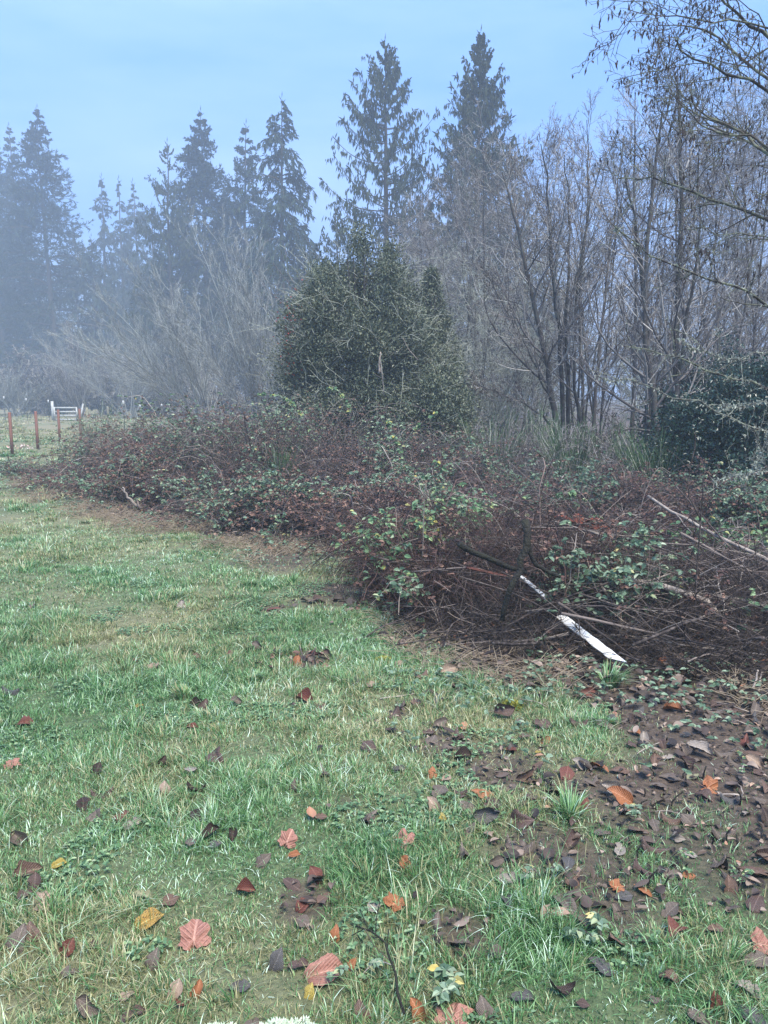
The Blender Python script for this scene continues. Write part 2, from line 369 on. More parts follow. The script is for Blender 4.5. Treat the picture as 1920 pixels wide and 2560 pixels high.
# ------------------------------------------------------------------ ground
def axis(segs):
    out = [segs[0][0]]
    for a, b, n in segs: out += list(np.linspace(a, b, n + 1)[1:])
    return np.array(out)
gx = axis([(-245, -40, 24), (-40, -8, 40), (-8, -2.5, 60), (-2.5, 4.5, 130), (4.5, 12, 50), (12, 40, 40), (40, 245, 24)])
gy = axis([(-58, 0, 8), (0, 1.2, 6), (1.2, 6.5, 120), (6.5, 20, 110), (20, 60, 60), (60, 330, 30)])
X, Y = np.meshgrid(gx, gy); Z = hz(X, Y)
Z = Z + np.where((X > -3) & (X < 6) & (Y < 8), .012 * (vnoise(X, Y, .09, 2) - .5), 0)
b = MB(); nx, ny = len(gx), len(gy); ii, jj = np.meshgrid(np.arange(nx - 1), np.arange(ny - 1))
q = np.stack([jj * nx + ii, jj * nx + ii + 1, (jj + 1) * nx + ii + 1, (jj + 1) * nx + ii], -1)
b.add(np.stack([X, Y, Z], -1), None, q, soil(X, Y).ravel(), dryness(X, Y).ravel() + .001)
gm = bpy.data.materials.new('ground'); gm.use_nodes = True
N, L = gm.node_tree.nodes, gm.node_tree.links; bs = N['Principled BSDF']
def _attr(n): a = N.new('ShaderNodeAttribute'); a.attribute_name = n; return a.outputs['Fac']
def _noise(sc, det=8):
    n = N.new('ShaderNodeTexNoise'); n.inputs['Scale'].default_value = sc; n.inputs['Detail'].default_value = det; n.inputs['Roughness'].default_value = .65
    t = N.new('ShaderNodeTexCoord'); L.new(t.outputs['Object'], n.inputs[0]); return n.outputs[0]
def _ramp(src, st):
    r = N.new('ShaderNodeValToRGB'); e = r.color_ramp.elements
    while len(e) < len(st): e.new(.5)
    for k, (p, c) in enumerate(st): e[k].position = p; e[k].color = (*c, 1)
    L.new(src, r.inputs[0]); return r.outputs[0]
def _mix(f, a, c):
    x = N.new('ShaderNodeMixRGB'); L.new(f, x.inputs[0]); L.new(a, x.inputs[1]); L.new(c, x.inputs[2]); return x.outputs[0]
g1 = _ramp(_noise(35), [(.3, (.035, .06, .022)), (.5, (.085, .13, .05)), (.7, (.16, .21, .09))])
g2 = _ramp(_noise(28), [(.3, (.12, .10, .05)), (.5, (.22, .20, .11)), (.7, (.33, .29, .18))])
so = _ramp(_noise(40, 12), [(.3, (.035, .024, .018)), (.5, (.085, .058, .042)), (.7, (.16, .115, .085))])
c = _mix(_attr('rnd'), _mix(_attr('dry'), g1, g2), so)
L.new(c, bs.inputs['Base Color']); bs.inputs['Roughness'].default_value = .85
bp = N.new('ShaderNodeBump'); bp.inputs['Strength'].default_value = .8; bp.inputs['Distance'].default_value = .03; L.new(_noise(60, 12), bp.inputs['Height']); L.new(bp.outputs[0], bs.inputs['Normal'])
tag(b.build('ground', gm), None, None, None, 'structure')

# ------------------------------------------------------------------ grass (one object: nobody could count it)
GB = MB()
def blades(n, ya, yb, Lm, Wm, xpad=1.12, dens_cut=True, K=4):
    nt = max(1, n // 34); ty = np.sqrt(ya ** 2 + (yb ** 2 - ya ** 2) * rng.random(nt)); tx = (rng.random(nt) * 2 - 1) * (ty * .53 * xpad + .25)
    tl = np.exp(rng.normal(0, .38, nt)); th = rng.normal(0, .17, nt); td = rng.random(nt); loose = np.exp(rng.normal(0, .5, nt))
    k = rng.integers(0, nt, n); sp_ = .028 * (1 + ya * .10) * loose[k]; off = rng.normal(size=(n, 2)) * sp_[:, None]; x = tx[k] + off[:, 0]; y = ty[k] + off[:, 1]
    so_ = soil(x, y); tuft = vnoise(x, y, .30, 1) * .75 + vnoise(x, y, 1.1, 0) * .25
    keep = (rng.random(n) > so_ * 1.02) & (rng.random(n) < .45 + 1.0 * tuft) & (y < edge_y(x) + .5)
    x, y, tuft, so_, k, off = x[keep], y[keep], tuft[keep], so_[keep], k[keep], off[keep]; n = len(x)
    d = dryness(x, y)
    isdry = (rng.random(n) < np.clip(d * 1.15 - .03 + (td[k] - .5) * .5, 0, .95))
    Ln = Lm * (.30 + 1.35 * tuft) * tl[k] * (.55 + .8 * rng.random(n)) * (1 - .3 * so_)
    az = rng.random(n) * 2 * math.pi; od = off / (sp_[keep][:, None] * 1.2)
    lean = np.stack([np.cos(az) * .5 + od[:, 0] * .75, np.sin(az) * .5 + od[:, 1] * .75, np.zeros(n)], -1)
    base = np.stack([x, y, hz(x, y) - .004], -1); side = norm(np.cross(norm(lean + [0, 0, .01]), [0, 0, 1.]) + rng.normal(size=(n, 3)) * [.3, .3, 0])
    u = np.array([0, .4, .75, 1.])[:K]; wd = np.array([1, .85, .5, .0])
    bend = (.35 + .75 * rng.random(n))[:, None]
    pts = []
    for t in u:
        pts.append(base + Ln[:, None] * (np.array([0, 0, 1.]) * (t - .38 * bend * t * t) + lean * bend * t * t * .75 + lean * .12 * t))
    V = []
    for q_ in range(3): h = side * (Wm * wd[q_] * .5 * (.7 + .6 * rng.random(n)))[:, None]; V += [pts[q_] - h, pts[q_] + h]
    V.append(pts[3]); V = np.stack(V, 1); o = (np.arange(n) * 7)[:, None]
    f4 = np.concatenate([o + [0, 1, 3, 2], o + [2, 3, 5, 4]]); f3 = o + [4, 5, 6]
    r = np.clip(rng.normal(.44, .22, n) + th[k] + (vnoise(x, y, .8, 0) - .5) * .2, 0, 1)
    GB.add(V, f3, f4, np.repeat(r, 7), np.repeat(isdry * (.6 + .4 * rng.random(n)), 7) + 1e-4)
blades(140000, 1.45, 3.2, .034, .0030)
blades(180000, 3.2, 5.5, .035, .0038)
blades(150000, 5.5, 9.5, .040, .006)
blades(120000, 9.5, 18, .048, .011)
blades(80000, 18, 36, .08, .026)
blades(40000, 36, 64, .10, .05)
blades(150000, 1.45, 4.5, .020, .0030)
blades(110000, 4.5, 9, .022, .005)
tag(GB.build('grass', M['grass'], smooth=False), None, None, None, 'stuff')
del GB
def tuft(px, py, L_, n, label, dryf=.15, m='grass', spread=.05):
    g = G(px, py); g[2] = hz(g[0], g[1]); b = MB()
    az = rng.random(n) * 2 * math.pi; rr = rng.random(n) * spread; az = az + 1.2 * np.sin(az + px)
    base = np.stack([g[0] + np.cos(az) * rr, g[1] + np.sin(az) * rr, np.full(n, g[2])], -1)
    out = np.stack([np.cos(az), np.sin(az), 0 * az], -1) + rng.normal(size=(n, 3)) * [.3, .3, 0]
    Ln = L_ * (.3 + .75 * rng.random(n)) * (.8 + .3 * np.cos(az - py)); bd = .3 + .6 * rng.random(n); side = norm(np.cross(out, [0, 0, 1.])); V = []
    P = [base + Ln[:, None] * (np.array([0, 0, 1.]) * (t - .5 * bd[:, None] * t * t) + out * bd[:, None] * t * .9 * (.4 + .6 * t)) for t in (0, .4, .75, 1)]
    for k, wd in enumerate((1, .9, .55)): V += [P[k] - side * .0022 * wd * 1.2, P[k] + side * .0022 * wd * 1.2]
    V.append(P[3]); V = np.stack(V, 1); o = (np.arange(n) * 7)[:, None]
    b.add(V, o + [4, 5, 6], np.concatenate([o + [0, 1, 3, 2], o + [2, 3, 5, 4]]), np.repeat(np.clip(rng.normal(.5, .22, n), 0, 1), 7), np.repeat((rng.random(n) < dryf) * .9, 7) + 1e-4)
    tag(b.build('grass_tuft', M[m]), label, 'grass tuft', 'grass tufts standing out of the lawn')
for a in [(1518, 1722, .17, 420, 'tall green grass tuft under the lower end of the white board'),
          (1425, 2050, .13, 380, 'dark bushy grass tuft ringed by brown leaf litter'),
          (1345, 1690, .08, 200, 'low bluish grass clump at the foot of the brush pile', .1),
          (625, 1462, .10, 500, 'thick grass hummock just beyond the thorny stump', .3),
          (690, 1640, .12, 420, 'small mounded grass tuft with yellowing blades in the lawn', .35),
          (625, 1462 + 240, .09, 300, 'mid green grass tuft beside a brown leaf', .2),
          (460, 1738, .11, 380, 'coarse grass tuft with straw blades in the open lawn', .3),
          (620, 1480 - 20, .10, 200, 'pale spiky grass tuft in the thin lawn near the bramble edge', .3),
          (1505, 1820, .09, 220, 'small grass clump alone on the bare soil', .1)]:
    tuft(*a)

# ------------------------------------------------------------------ haze box (after ground so its size is known)
def haze(top):
    b = MB(); b.box((0, 136, (top - 1.5) / 2), (500, 400, top + 1.5))
    hm = bpy.data.materials.new('haze'); hm.use_nodes = True; N, L = hm.node_tree.nodes, hm.node_tree.links
    N.remove(N['Principled BSDF']); pv = N.new('ShaderNodeVolumePrincipled'); pv.inputs['Density'].default_value = HAZE_DENSITY
    pv.inputs['Color'].default_value = (*HAZE_COLOR, 1); pv.inputs['Anisotropy'].default_value = 0.1
    L.new(pv.outputs[0], N['Material Output'].inputs['Volume'])
    tag(b.build('haze', hm), None, None, None, 'stuff')

# ------------------------------------------------------------------ conifers
def conifer(name, label, base, H, rad, style, seed, dens=1., bare=.1, group='conifers along the far edge of the field', irr=.25, k_=1.):
    """style: fir (stiff, up-swept), hemlock (arched with hanging branchlets), cedar (hanging sprays)"""
    global rng; keep = rng; rng = np.random.default_rng(seed)
    root = thing(name, label, 'conifer', tuple(base), group)
    tr = MB(); Kt = 14; z = np.linspace(0, H, Kt)
    P = np.stack([np.cumsum(rng.normal(0, .04, Kt)), np.cumsum(rng.normal(0, .04, Kt)), z], -1); P[0, :2] = 0
    Rr = np.linspace(H * .014, .015, Kt); tr.tubes(P[None], Rr[None], 8); tr.build('trunk', M['conifer_trunk'], root, (0, 0, 0))
    nb = int(H * {'fir': 9.0, 'hemlock': 7.5, 'cedar': 7.0}[style] * dens); kw = 1 / k_ ** .6; t = np.sort(bare + (1 - bare) * rng.random(nb) ** .85)
    if style == 'fir': t = np.round(t * H * 1.6) / (H * 1.6) + rng.normal(0, .004, nb)
    t = np.clip(t, 0, .995)
    prof = rad * np.clip((1 - t), .0, 1) ** (.92) * (1.55 if style != 'cedar' else 1.4) * (1 + (irr if style != 'fir' else .16) * rng.normal(size=nb).clip(-2, 1.4)) + .08
    if style == 'hemlock': prof *= np.where(vnoise(t * 37, t * 0 + seed, 1., 1) > .5, 1.2, .75)
    az = rng.random(nb) * 2 * math.pi; K = 8
    lift = {'fir': .25, 'hemlock': .35, 'cedar': .25}[style] + .5 * sst(.6, 1, t); fall = {'fir': .35, 'hemlock': .85, 'cedar': -.15}[style]
    s = np.linspace(0, 1, K)[None]
    out = prof[:, None] * s; dz = prof[:, None] * (lift[:, None] * s - fall * s * s + (.35 * s ** 3 if style == 'cedar' else 0) - (.30 * s if style == 'cedar' else 0))
    cx = np.interp(t * H, z, P[:, 0]); cy = np.interp(t * H, z, P[:, 1])
    B = np.stack([cx[:, None] + np.cos(az)[:, None] * out, cy[:, None] + np.sin(az)[:, None] * out, (t * H)[:, None] + dz], -1)
    BR = (.012 + .010 * prof)[:, None] * np.linspace(1, .3, K)[None]
    fo = MB(); tr2 = MB(); tr2.tubes(B, BR, 3); tr2.build('branches', M['conifer_trunk'], root, (0, 0, 0))
    nper = 9 if style != 'cedar' else 8
    C, CR = grow(B, BR, nper, .15, 1., 50, .34 * prof, 4, .1, {'fir': .0, 'hemlock': -.14, 'cedar': -.05}[style], taper=.35)
    sc_ = np.clip(prof / 1.6, .3, 1.)                 # smaller sprays towards the tip of the tree
    def sz(P_, n, a, b2): f_ = np.repeat(np.repeat(sc_, len(P_) // nb), n); return f_ * (a + b2 * rng.random(len(f_)))
    if style == 'fir':
        p, d = tips(C, 12, 0.); fo.slivers(p, d + rng.normal(size=d.shape) * .45 + [0, 0, .05], sz(C, 12, .20, .2), .075 * kw)
        p, d = tips(B, 18, .12); fo.slivers(p, d + rng.normal(size=d.shape) * .45, sz(B, 18, .28, .1), .08 * kw)
    elif style == 'hemlock':
        p, d = tips(C, 11, 0.); fo.slivers(p, d * .5 + rng.normal(size=d.shape) * .25 + [0, 0, -.7], sz(C, 11, .22, .28), .065 * kw)
        p, d = tips(B, 18, .1); fo.slivers(p, d + rng.normal(size=d.shape) * .35, sz(B, 18, .22, .1), .075 * kw)
    else:
        p, d = tips(C, 13, .1); q = vnoise(p[:, 0] * 1.3 + p[:, 1], p[:, 2] * 1.1 + seed, .6, 1) > .30; L_ = sz(C, 13, .16, .22)
        fo.slivers(p[q], (d * .18 + rng.normal(size=d.shape) * .14 + [0, 0, -1.])[q], L_[q], .035 + .03 * rng.random(q.sum()))
        p, d = tips(B, 22, .35); fo.slivers(p, d * .25 + rng.normal(size=d.shape) * .15 + [0, 0, -1.], sz(B, 22, .18, .24), .05)
        p, d = tips(B, 5, .85); fo.slivers(p, d * .6 + rng.normal(size=d.shape) * .3 + [0, 0, -.1], sz(B, 5, .25, .1), .07)
    top = P[-1] - [0, 0, .35]; fo.slivers(np.repeat(top[None], 4, 0) + [[0, 0, .0], [0, 0, .15], [0, 0, .3], [0, 0, .45]], np.array([[0.05, 0, 1], [.5, .2, .6], [-.4, .2, .7], [.1, -.1, 1]]), .4, .06)
    fo.build('crown', M['cedar' if style == 'cedar' else 'needles'], root, (0, 0, 0), smooth=False)
    root.scale = (k_,) * 3; rng = keep; return root
def at(px, Y):                    # ground point below a photo column at distance Y
    p = W(px, 1000, Y); return np.array([p[0], Y, float(hz(p[0], Y)) - .05])
def hgt(py, Y): return W(960, py, Y)[2]
TREES = [  # name,label,px,top py,Y,radius,style,density
 ('fir_tree', 'fir cut by the edge of the photo, beyond the first red post', 18, 318, 64, 4.2, 'fir', 1.15),
 ('fir_tree', 'slim fir between the cut-off fir and the taller fir', 72, 322, 66, 2.9, 'fir', 1.),
 ('fir_tree', 'tall pointed fir above the white gate, tallest of the fogged firs', 147, 275, 60, 4.3, 'fir', 1.25),
 ('hemlock_tree', 'short thin conifer in the dip, first after the tall pointed fir', 283, 448, 66, 2.2, 'hemlock', .9),
 ('hemlock_tree', 'short thin conifer in the dip, middle of three', 322, 452, 68, 2.2, 'hemlock', .9),
 ('hemlock_tree', 'short thin conifer in the dip, third, beside the ragged cedar', 361, 458, 69, 2.4, 'hemlock', .9),
 ('cedar_tree', 'ragged yellowish cedar leaning on the dense pointed fir', 440, 362, 52, 3.4, 'cedar', 1.1),
 ('fir_tree', 'dense pointed fir with even conical outline behind the pale leafless clump', 518, 285, 54, 3.9, 'fir', 1.3),
 ('fir_tree', 'narrow fir with broken tiers between the dense fir and the drooping hemlock', 621, 310, 53, 3.1, 'fir', 1.),
 ('hemlock_tree', 'hemlock with drooping tiered branches and bent top', 714, 250, 47, 3.7, 'hemlock', 1.1),
 ('cedar_tree', 'broad open cedar with hanging sprays and sky showing through', 968, 112, 41, 4.8, 'cedar', 1.5),
 ('cedar_tree', 'tallest dark cedar with dense hanging foliage and narrow top', 1184, 86, 39, 3.4, 'cedar', 3.0)]
def far(Y): return float(np.interp(Y, [38, 47, 54, 64, 70], [1.05, 1.3, 1.45, 1.6, 1.6]))   # trees stand farther off towards the field's end
for k, (nm, lab, px, py, Y_, rad, st, dn) in enumerate(TREES):
    q = far(Y_); bse = at(px, Y_ * q); conifer(nm, lab, bse, (hgt(py, Y_ * q) - bse[2]) / q, rad, st, 500 + k, dn, k_=q)
# lower conifers filling the wood behind
FILL = [(-60, 360, 66, 4, 'fir'), (205, 560, 72, 3.5, 'fir'), (250, 600, 60, 3.2, 'hemlock'), (400, 520, 62, 3.6, 'hemlock'), (460, 560, 58, 4, 'fir'), (575, 470, 60, 3.6, 'fir'),
        (655, 520, 52, 3.4, 'hemlock'), (770, 560, 48, 3.2, 'cedar'), (845, 520, 46, 3.2, 'cedar'), (1075, 520, 45, 3.4, 'hemlock'), (1130, 560, 42, 3.6, 'cedar'),
        (1255, 600, 50, 2.6, 'cedar'), (1370, 720, 56, 3.0, 'cedar'), (1600, 800, 58, 3.2, 'cedar'), (1850, 640, 50, 3.2, 'cedar'),
        (60, 560, 70, 4.5, 'hemlock'), (110, 620, 68, 4.5, 'hemlock'), (5, 620, 67, 4.5, 'fir'), (330, 600, 70, 4, 'fir')]
for k, (px, py, Y_, rad, st) in enumerate(FILL):
    q = far(Y_) if px < 1200 else 1.05; bse = at(px, Y_ * q)
    conifer({'fir': 'fir_tree', 'hemlock': 'hemlock_tree', 'cedar': 'cedar_tree'}[st], 'shorter conifer half lost among taller trees of the fogged wood', bse, (hgt(py, Y_ * q) - bse[2]) / q, rad, st, 700 + k, 1., .05, 'shorter conifers within the wood', k_=q)

# ------------------------------------------------------------------ bare trees
def stems_tree(name, label, stems, radii, twig, bark='bark_alder', spec=None, catk=0, group=None, cat='leafless tree', base=None, upb=.10, lvl=(16, 9, 6), Ls=(.30, .42, .45), ang=(42, 40, 42), thin=.0035, trunk_sides=8, t0=.22):
    """stems: control polylines (base to top). Trunk mesh = stems; crown = branches, twigs"""
    b0 = np.array(base if base is not None else stems[0][0], float); root = thing(name, label, cat, tuple(b0), group)
    tr, cw = MB(), MB(); cat_p = []
    for st, r in zip(stems, radii):
        P = poly(np.array(st) - b0, 16); P[1:-1] += rng.normal(0, .012, (14, 3)) * 1.5; R = r * np.linspace(1, .12, 16) ** .85
        tr.tubes(P[None], R[None], trunk_sides)
        H = np.linalg.norm(P[-1] - P[0])
        A, AR = grow(P, R, lvl[0], t0, .98, ang[0], H * Ls[0], 7, .10, upb, .5, taper=.62)
        AR = clampr(AR, thin * 1.3); cw.tubes(A, AR, 4)
        LA = np.linalg.norm(A[:, -1] - A[:, 0], axis=-1)
        Bp, BR = grow(A, AR, lvl[1], .15, 1., ang[1], LA * Ls[1], 5, .12, upb, .6, taper=.45); BR = clampr(BR, thin); cw.tubes(Bp, BR, 3)
        LB = np.linalg.norm(Bp[:, -1] - Bp[:, 0], axis=-1)
        Cp, CR_ = grow(Bp, BR, lvl[2], .15, 1., ang[2], np.maximum(LB * Ls[2], .10), 4, .14, upb * .6, .7); CR_ = clampr(CR_, thin * .8); cw.tubes(Cp, CR_, 3)
        if catk:
            p, d = tips(Cp, 1, .8); k = rng.random(len(p)) < catk; cat_p.append(p[k])
    tr.build('trunk', M[bark], root, (0, 0, 0)); cw.build('crown', M[twig], root, (0, 0, 0))
    if catk:
        p = np.concatenate(cat_p); c_ = MB(); c_.slivers(p, rng.normal(size=p.shape) * .25 + [0, 0, -1.], .035 + .03 * rng.random(len(p)), .014)
        c_.build('catkins', M['catkin'], root, (0, 0, 0), smooth=False)
    return root
def S3(Y, *pts): return [W(px, py, Y + (dy[0] if dy else 0)) for px, py, *dy in pts]
def gb(px, Y): return list(at(px, Y))
# first alder clump (base near 1410,1180)
stems_tree('alder_tree', 'leafless alder clump of four dark stems, darkest stems before the pale mist',
    [[gb(1412, 15.5)] + S3(15.5, (1378, 980), (1345, 800), (1290, 560), (1255, 430)),
     [gb(1418, 15.6)] + S3(15.6, (1402, 900), (1385, 700), (1372, 520), (1352, 360)),
     [gb(1430, 15.8)] + S3(15.8, (1420, 950), (1418, 750), (1425, 560), (1410, 380)),
     [gb(1455, 15.6)] + S3(15.6, (1445, 1030), (1432, 850), (1460, 600), (1505, 400)),
     [list(W(1412, 1110, 15.5))] + S3(15.2, (1340, 1025), (1250, 985), (1190, 960)),
     [list(W(1385, 1010, 15.5))] + S3(15.3, (1330, 900), (1265, 770), (1215, 680))],
    [.072, .052, .05, .045, .028, .022], 'twig_purple', catk=.25, lvl=(20, 9, 6))
stems_tree('alder_tree', 'leafless alder clump with three dark leaning trunks next to the dark holly',
    [[gb(1612, 13.5)] + S3(13.5, (1618, 1060), (1620, 900), (1600, 640), (1560, 420)),
     [gb(1662, 13.3)] + S3(13.3, (1640, 1080), (1625, 930), (1610, 700), (1640, 430), (1655, 280)),
     [gb(1678, 13.4)] + S3(13.4, (1684, 1080), (1692, 900), (1700, 600), (1698, 380), (1692, 190)),
     [list(W(1690, 960, 13.4))] + S3(13.2, (1720, 780), (1750, 560), (1740, 330)),
     [list(W(1640, 1080, 13.3))] + S3(13, (1560, 1075), (1500, 1110), (1440, 1120))],
    [.07, .07, .072, .036, .022], 'twig_purple', catk=.25, lvl=(20, 9, 6))
stems_tree('bare_tree', 'tall leafless sapling with forked candelabra top before the sky',
    [[gb(1585, 18)] + S3(18, (1588, 900), (1586, 600), (1588, 230))], [.06], 'twig_purple', lvl=(22, 8, 5), Ls=(.20, .4, .45), upb=.22)
stems_tree('bare_tree', 'slim leafless tree leaning across beside the forked sapling',
    [[gb(1480, 17)] + S3(17, (1500, 850), (1530, 600), (1560, 340)), [gb(1470, 17)] + S3(17, (1450, 800), (1470, 500), (1467, 300))], [.045, .04], 'twig_purple', lvl=(18, 8, 5))
# four patterns of background bare trees, copied
def proto_bare(H, nst, twig, seed, **k):
    global rng; keep = rng; rng = np.random.default_rng(seed)
    st = []
    for i in range(nst):
        a = rng.random() * 6.28; sp_ = H * (.05 + .16 * rng.random()); st.append([[0, 0, 0], [math.cos(a) * sp_ * .4, math.sin(a) * sp_ * .4, H * .35], [math.cos(a) * sp_ * .8, math.sin(a) * sp_ * .8, H * .7], [math.cos(a) * sp_ * 1.1, math.sin(a) * sp_ * 1.1, H * (.8 + .2 * rng.random())]])
    o = stems_tree('bare_tree', '', st, [H * .0043] * nst, twig, base=(0, 0, 0), trunk_sides=5, **k); rng = keep; return o
PR = [proto_bare(8, 2, 'twig_purple', 31, lvl=(34, 9, 6), thin=.0036, upb=.08, ang=(50, 52, 50), t0=.1), proto_bare(8, 3, 'twig_purple', 32, lvl=(26, 8, 6), thin=.0036, upb=.06, ang=(55, 52, 50), t0=.1),
      proto_bare(8, 2, 'twig_lichen', 33, lvl=(24, 8, 6), thin=.0045, ang=(66, 55, 50), upb=.02, t0=.06), proto_bare(8, 3, 'twig_lichen', 34, lvl=(17, 8, 6), thin=.0045, ang=(66, 55, 50), upb=.02, t0=.06)]
used = set()
BG = [  # px, top, Y, proto
 (1150, 430, 24, 0), (1215, 350, 22, 1), (1290, 330, 24, 0), (1330, 345, 21, 1), (1450, 350, 20, 1), (1500, 330, 19, 0), (1640, 270, 20, 0),
 (1700, 240, 19, 1), (1760, 210, 21, 0), (1810, 230, 18, 1), (1870, 170, 19, 0), (1920, 160, 20, 1), (1850, 330, 24, 0),
 (1180, 600, 20, 2), (1230, 520, 26, 3), (1290, 620, 19, 2), (1350, 560, 28, 3), (1420, 600, 26, 2), (1500, 640, 24, 3), (1650, 600, 26, 3), (1820, 640, 22, 3), (1900, 600, 21, 2),
 (1120, 640, 22, 3), (1060, 470, 27, 0), (1110, 500, 30, 1), (1020, 560, 29, 0), (1260, 760, 18, 2), (1340, 700, 32, 3), (1600, 760, 33, 3), (1700, 740, 31, 2), (1180, 760, 17, 3)]
for k, (px, py, Y_, p) in enumerate(BG):
    o = PR[p] if p not in used else copy_tree(PR[p]); used.add(p)
    bse = at(px, Y_); h = hgt(py, Y_) - bse[2]; o.location = bse; s_ = h / 8
    o.scale = (s_ * (.9 if p < 2 else 1.1), s_ * (.9 if p < 2 else 1.1), s_); o.rotation_euler = (0, 0, k * 2.4)
    tag(o, 'slender purple-twigged leafless tree in the thicket behind the alder clumps' if p < 2 else 'pale lichen-grey leafless tree deep in the misty thicket', 'leafless tree',
        'purple leafless trees of the thicket' if p < 2 else 'pale leafless trees of the thicket')

# ------------------------------------------------------------------ pale multi-stem clumps in the mist
def fan(name, label, base, n, reach, H, twig, seed, tilt=(-1, 0), lvl=(12, 7, 5), thin=.008, cat='leafless shrub', group=None, r0=.035, angs=(28, 30, 34), upb=.2):
    global rng; keep = rng; rng = np.random.default_rng(seed); st = []
    for i in range(n):
        a = rng.random() * 6.28; s_ = reach * (rng.random() ** .6)
        dx, dy = math.cos(a) * s_ + tilt[0] * reach * .4, math.sin(a) * s_ * .7 + tilt[1] * reach * .4; hh = H * (.55 + .45 * rng.random()) * (1 - .35 * (s_ / reach) ** 2)
        b_ = np.array(base) + [rng.normal() * .25, rng.normal() * .25, 0]
        st.append([b_, b_ + [dx * .25, dy * .25, hh * .35], b_ + [dx * .6, dy * .6, hh * .7], b_ + [dx, dy, hh]])
    o = stems_tree(name, label, st, [r0] * n, twig, bark=twig, lvl=lvl, thin=thin, upb=upb, ang=angs, Ls=(.33, .42, .45), cat=cat, group=group, base=base, trunk_sides=4, t0=.15); rng = keep; return o
PF = dict(thin=.0055, r0=.028, angs=(24, 26, 30), upb=.06)
fan('bare_shrub', 'big pale leafless clump fanning up behind the bramble mound', at(640, 31), 24, 4.6, hgt(545, 31), 'twig_grey', 41, (-.7, 0), **PF)
fan('bare_shrub', 'pale leafless clump with low sweeping stems in thick mist', at(520, 35), 22, 6.0, hgt(640, 35), 'twig_grey', 42, (-1, 0), **PF)
fan('bare_shrub', 'faint leafless clump beyond the white gate', at(330, 56), 18, 6.5, hgt(740, 56), 'twig_grey', 43, (-.3, 0), **PF)
fan('bare_shrub', 'pale leafless clump close beside the big holly', at(720, 28), 18, 2.8, hgt(620, 28), 'twig_grey', 44, (-.3, 0), **PF)
fan('bare_shrub', 'small pale rounded shrub at the far field edge by the first posts', at(40, 60), 18, 3.2, hgt(890, 60), 'twig_grey', 45, (0, 0), thin=.012)
fan('bare_shrub', 'leafless clump in mist above the middle red posts', at(200, 60), 14, 4.6, hgt(780, 60), 'twig_purple', 46, (0, 0), thin=.010)
for i_, (px_, Y_, py_) in enumerate([(-60, 66, 900), (90, 68, 850), (150, 64, 930), (270, 66, 860), (400, 62, 880), (470, 58, 900), (560, 54, 920)]):
    if i_ == 0: hd = fan('hedge_shrub', 'x', (0, 0, 0), 26, 3.6, 4.2, 'twig_purple', 55, (0, 0), thin=.016, lvl=(14, 8, 5), angs=(55, 50, 50), upb=.03)
    o_ = hd if i_ == 0 else copy_tree(hd); p_ = at(px_, Y_); o_.location = p_; z_ = (hgt(py_, Y_) - p_[2]) / 4.2; o_.scale = (1.5, 1.1, z_); o_.rotation_euler = (0, 0, i_ * 1.1)
    tag(o_, 'dim tangled shrub of the far hedge beyond the field, lost in mist', 'hedge shrub', 'shrubs of the far hedge')
fan('bare_shrub', 'purple twiggy shrub on top of the bramble mound before the holly', at(600, 14), 13, 1.9, hgt(945, 14), 'twig_purple', 47, (-.2, 0), thin=.003, r0=.013, lvl=(9, 5, 3), angs=(40, 42, 45), upb=.05)
fan('bare_shrub', 'thin purple shrub at the base of the pale clump', at(505, 19), 14, 2.0, hgt(950, 19), 'twig_purple', 48, (-.2, 0), thin=.004, r0=.014, lvl=(9, 5, 3), angs=(40, 42, 45), upb=.05)
fan('bare_shrub', 'grey lichened shrub leaning out beside the big holly', at(1190, 17.5), 12, 2.0, hgt(640, 17.5), 'twig_lichen', 49, (.1, 0), thin=.0035, r0=.018, angs=(48, 50, 50), upb=.03)
fan('bare_shrub', 'brown twiggy shrub at the foot of the first alder clump', at(1290, 12.8), 16, 1.4, hgt(1010, 12.8), 'twig_purple', 50, (0, 0), thin=.003, r0=.010, lvl=(9, 5, 4), angs=(45, 45, 45), upb=.04)
fan('bare_shrub', 'brown twiggy shrub between the two alder clumps', at(1520, 12.5), 16, 1.4, hgt(1030, 12.5), 'twig_purple', 51, (0, 0), thin=.003, r0=.010, lvl=(9, 5, 4), angs=(45, 45, 45), upb=.04)

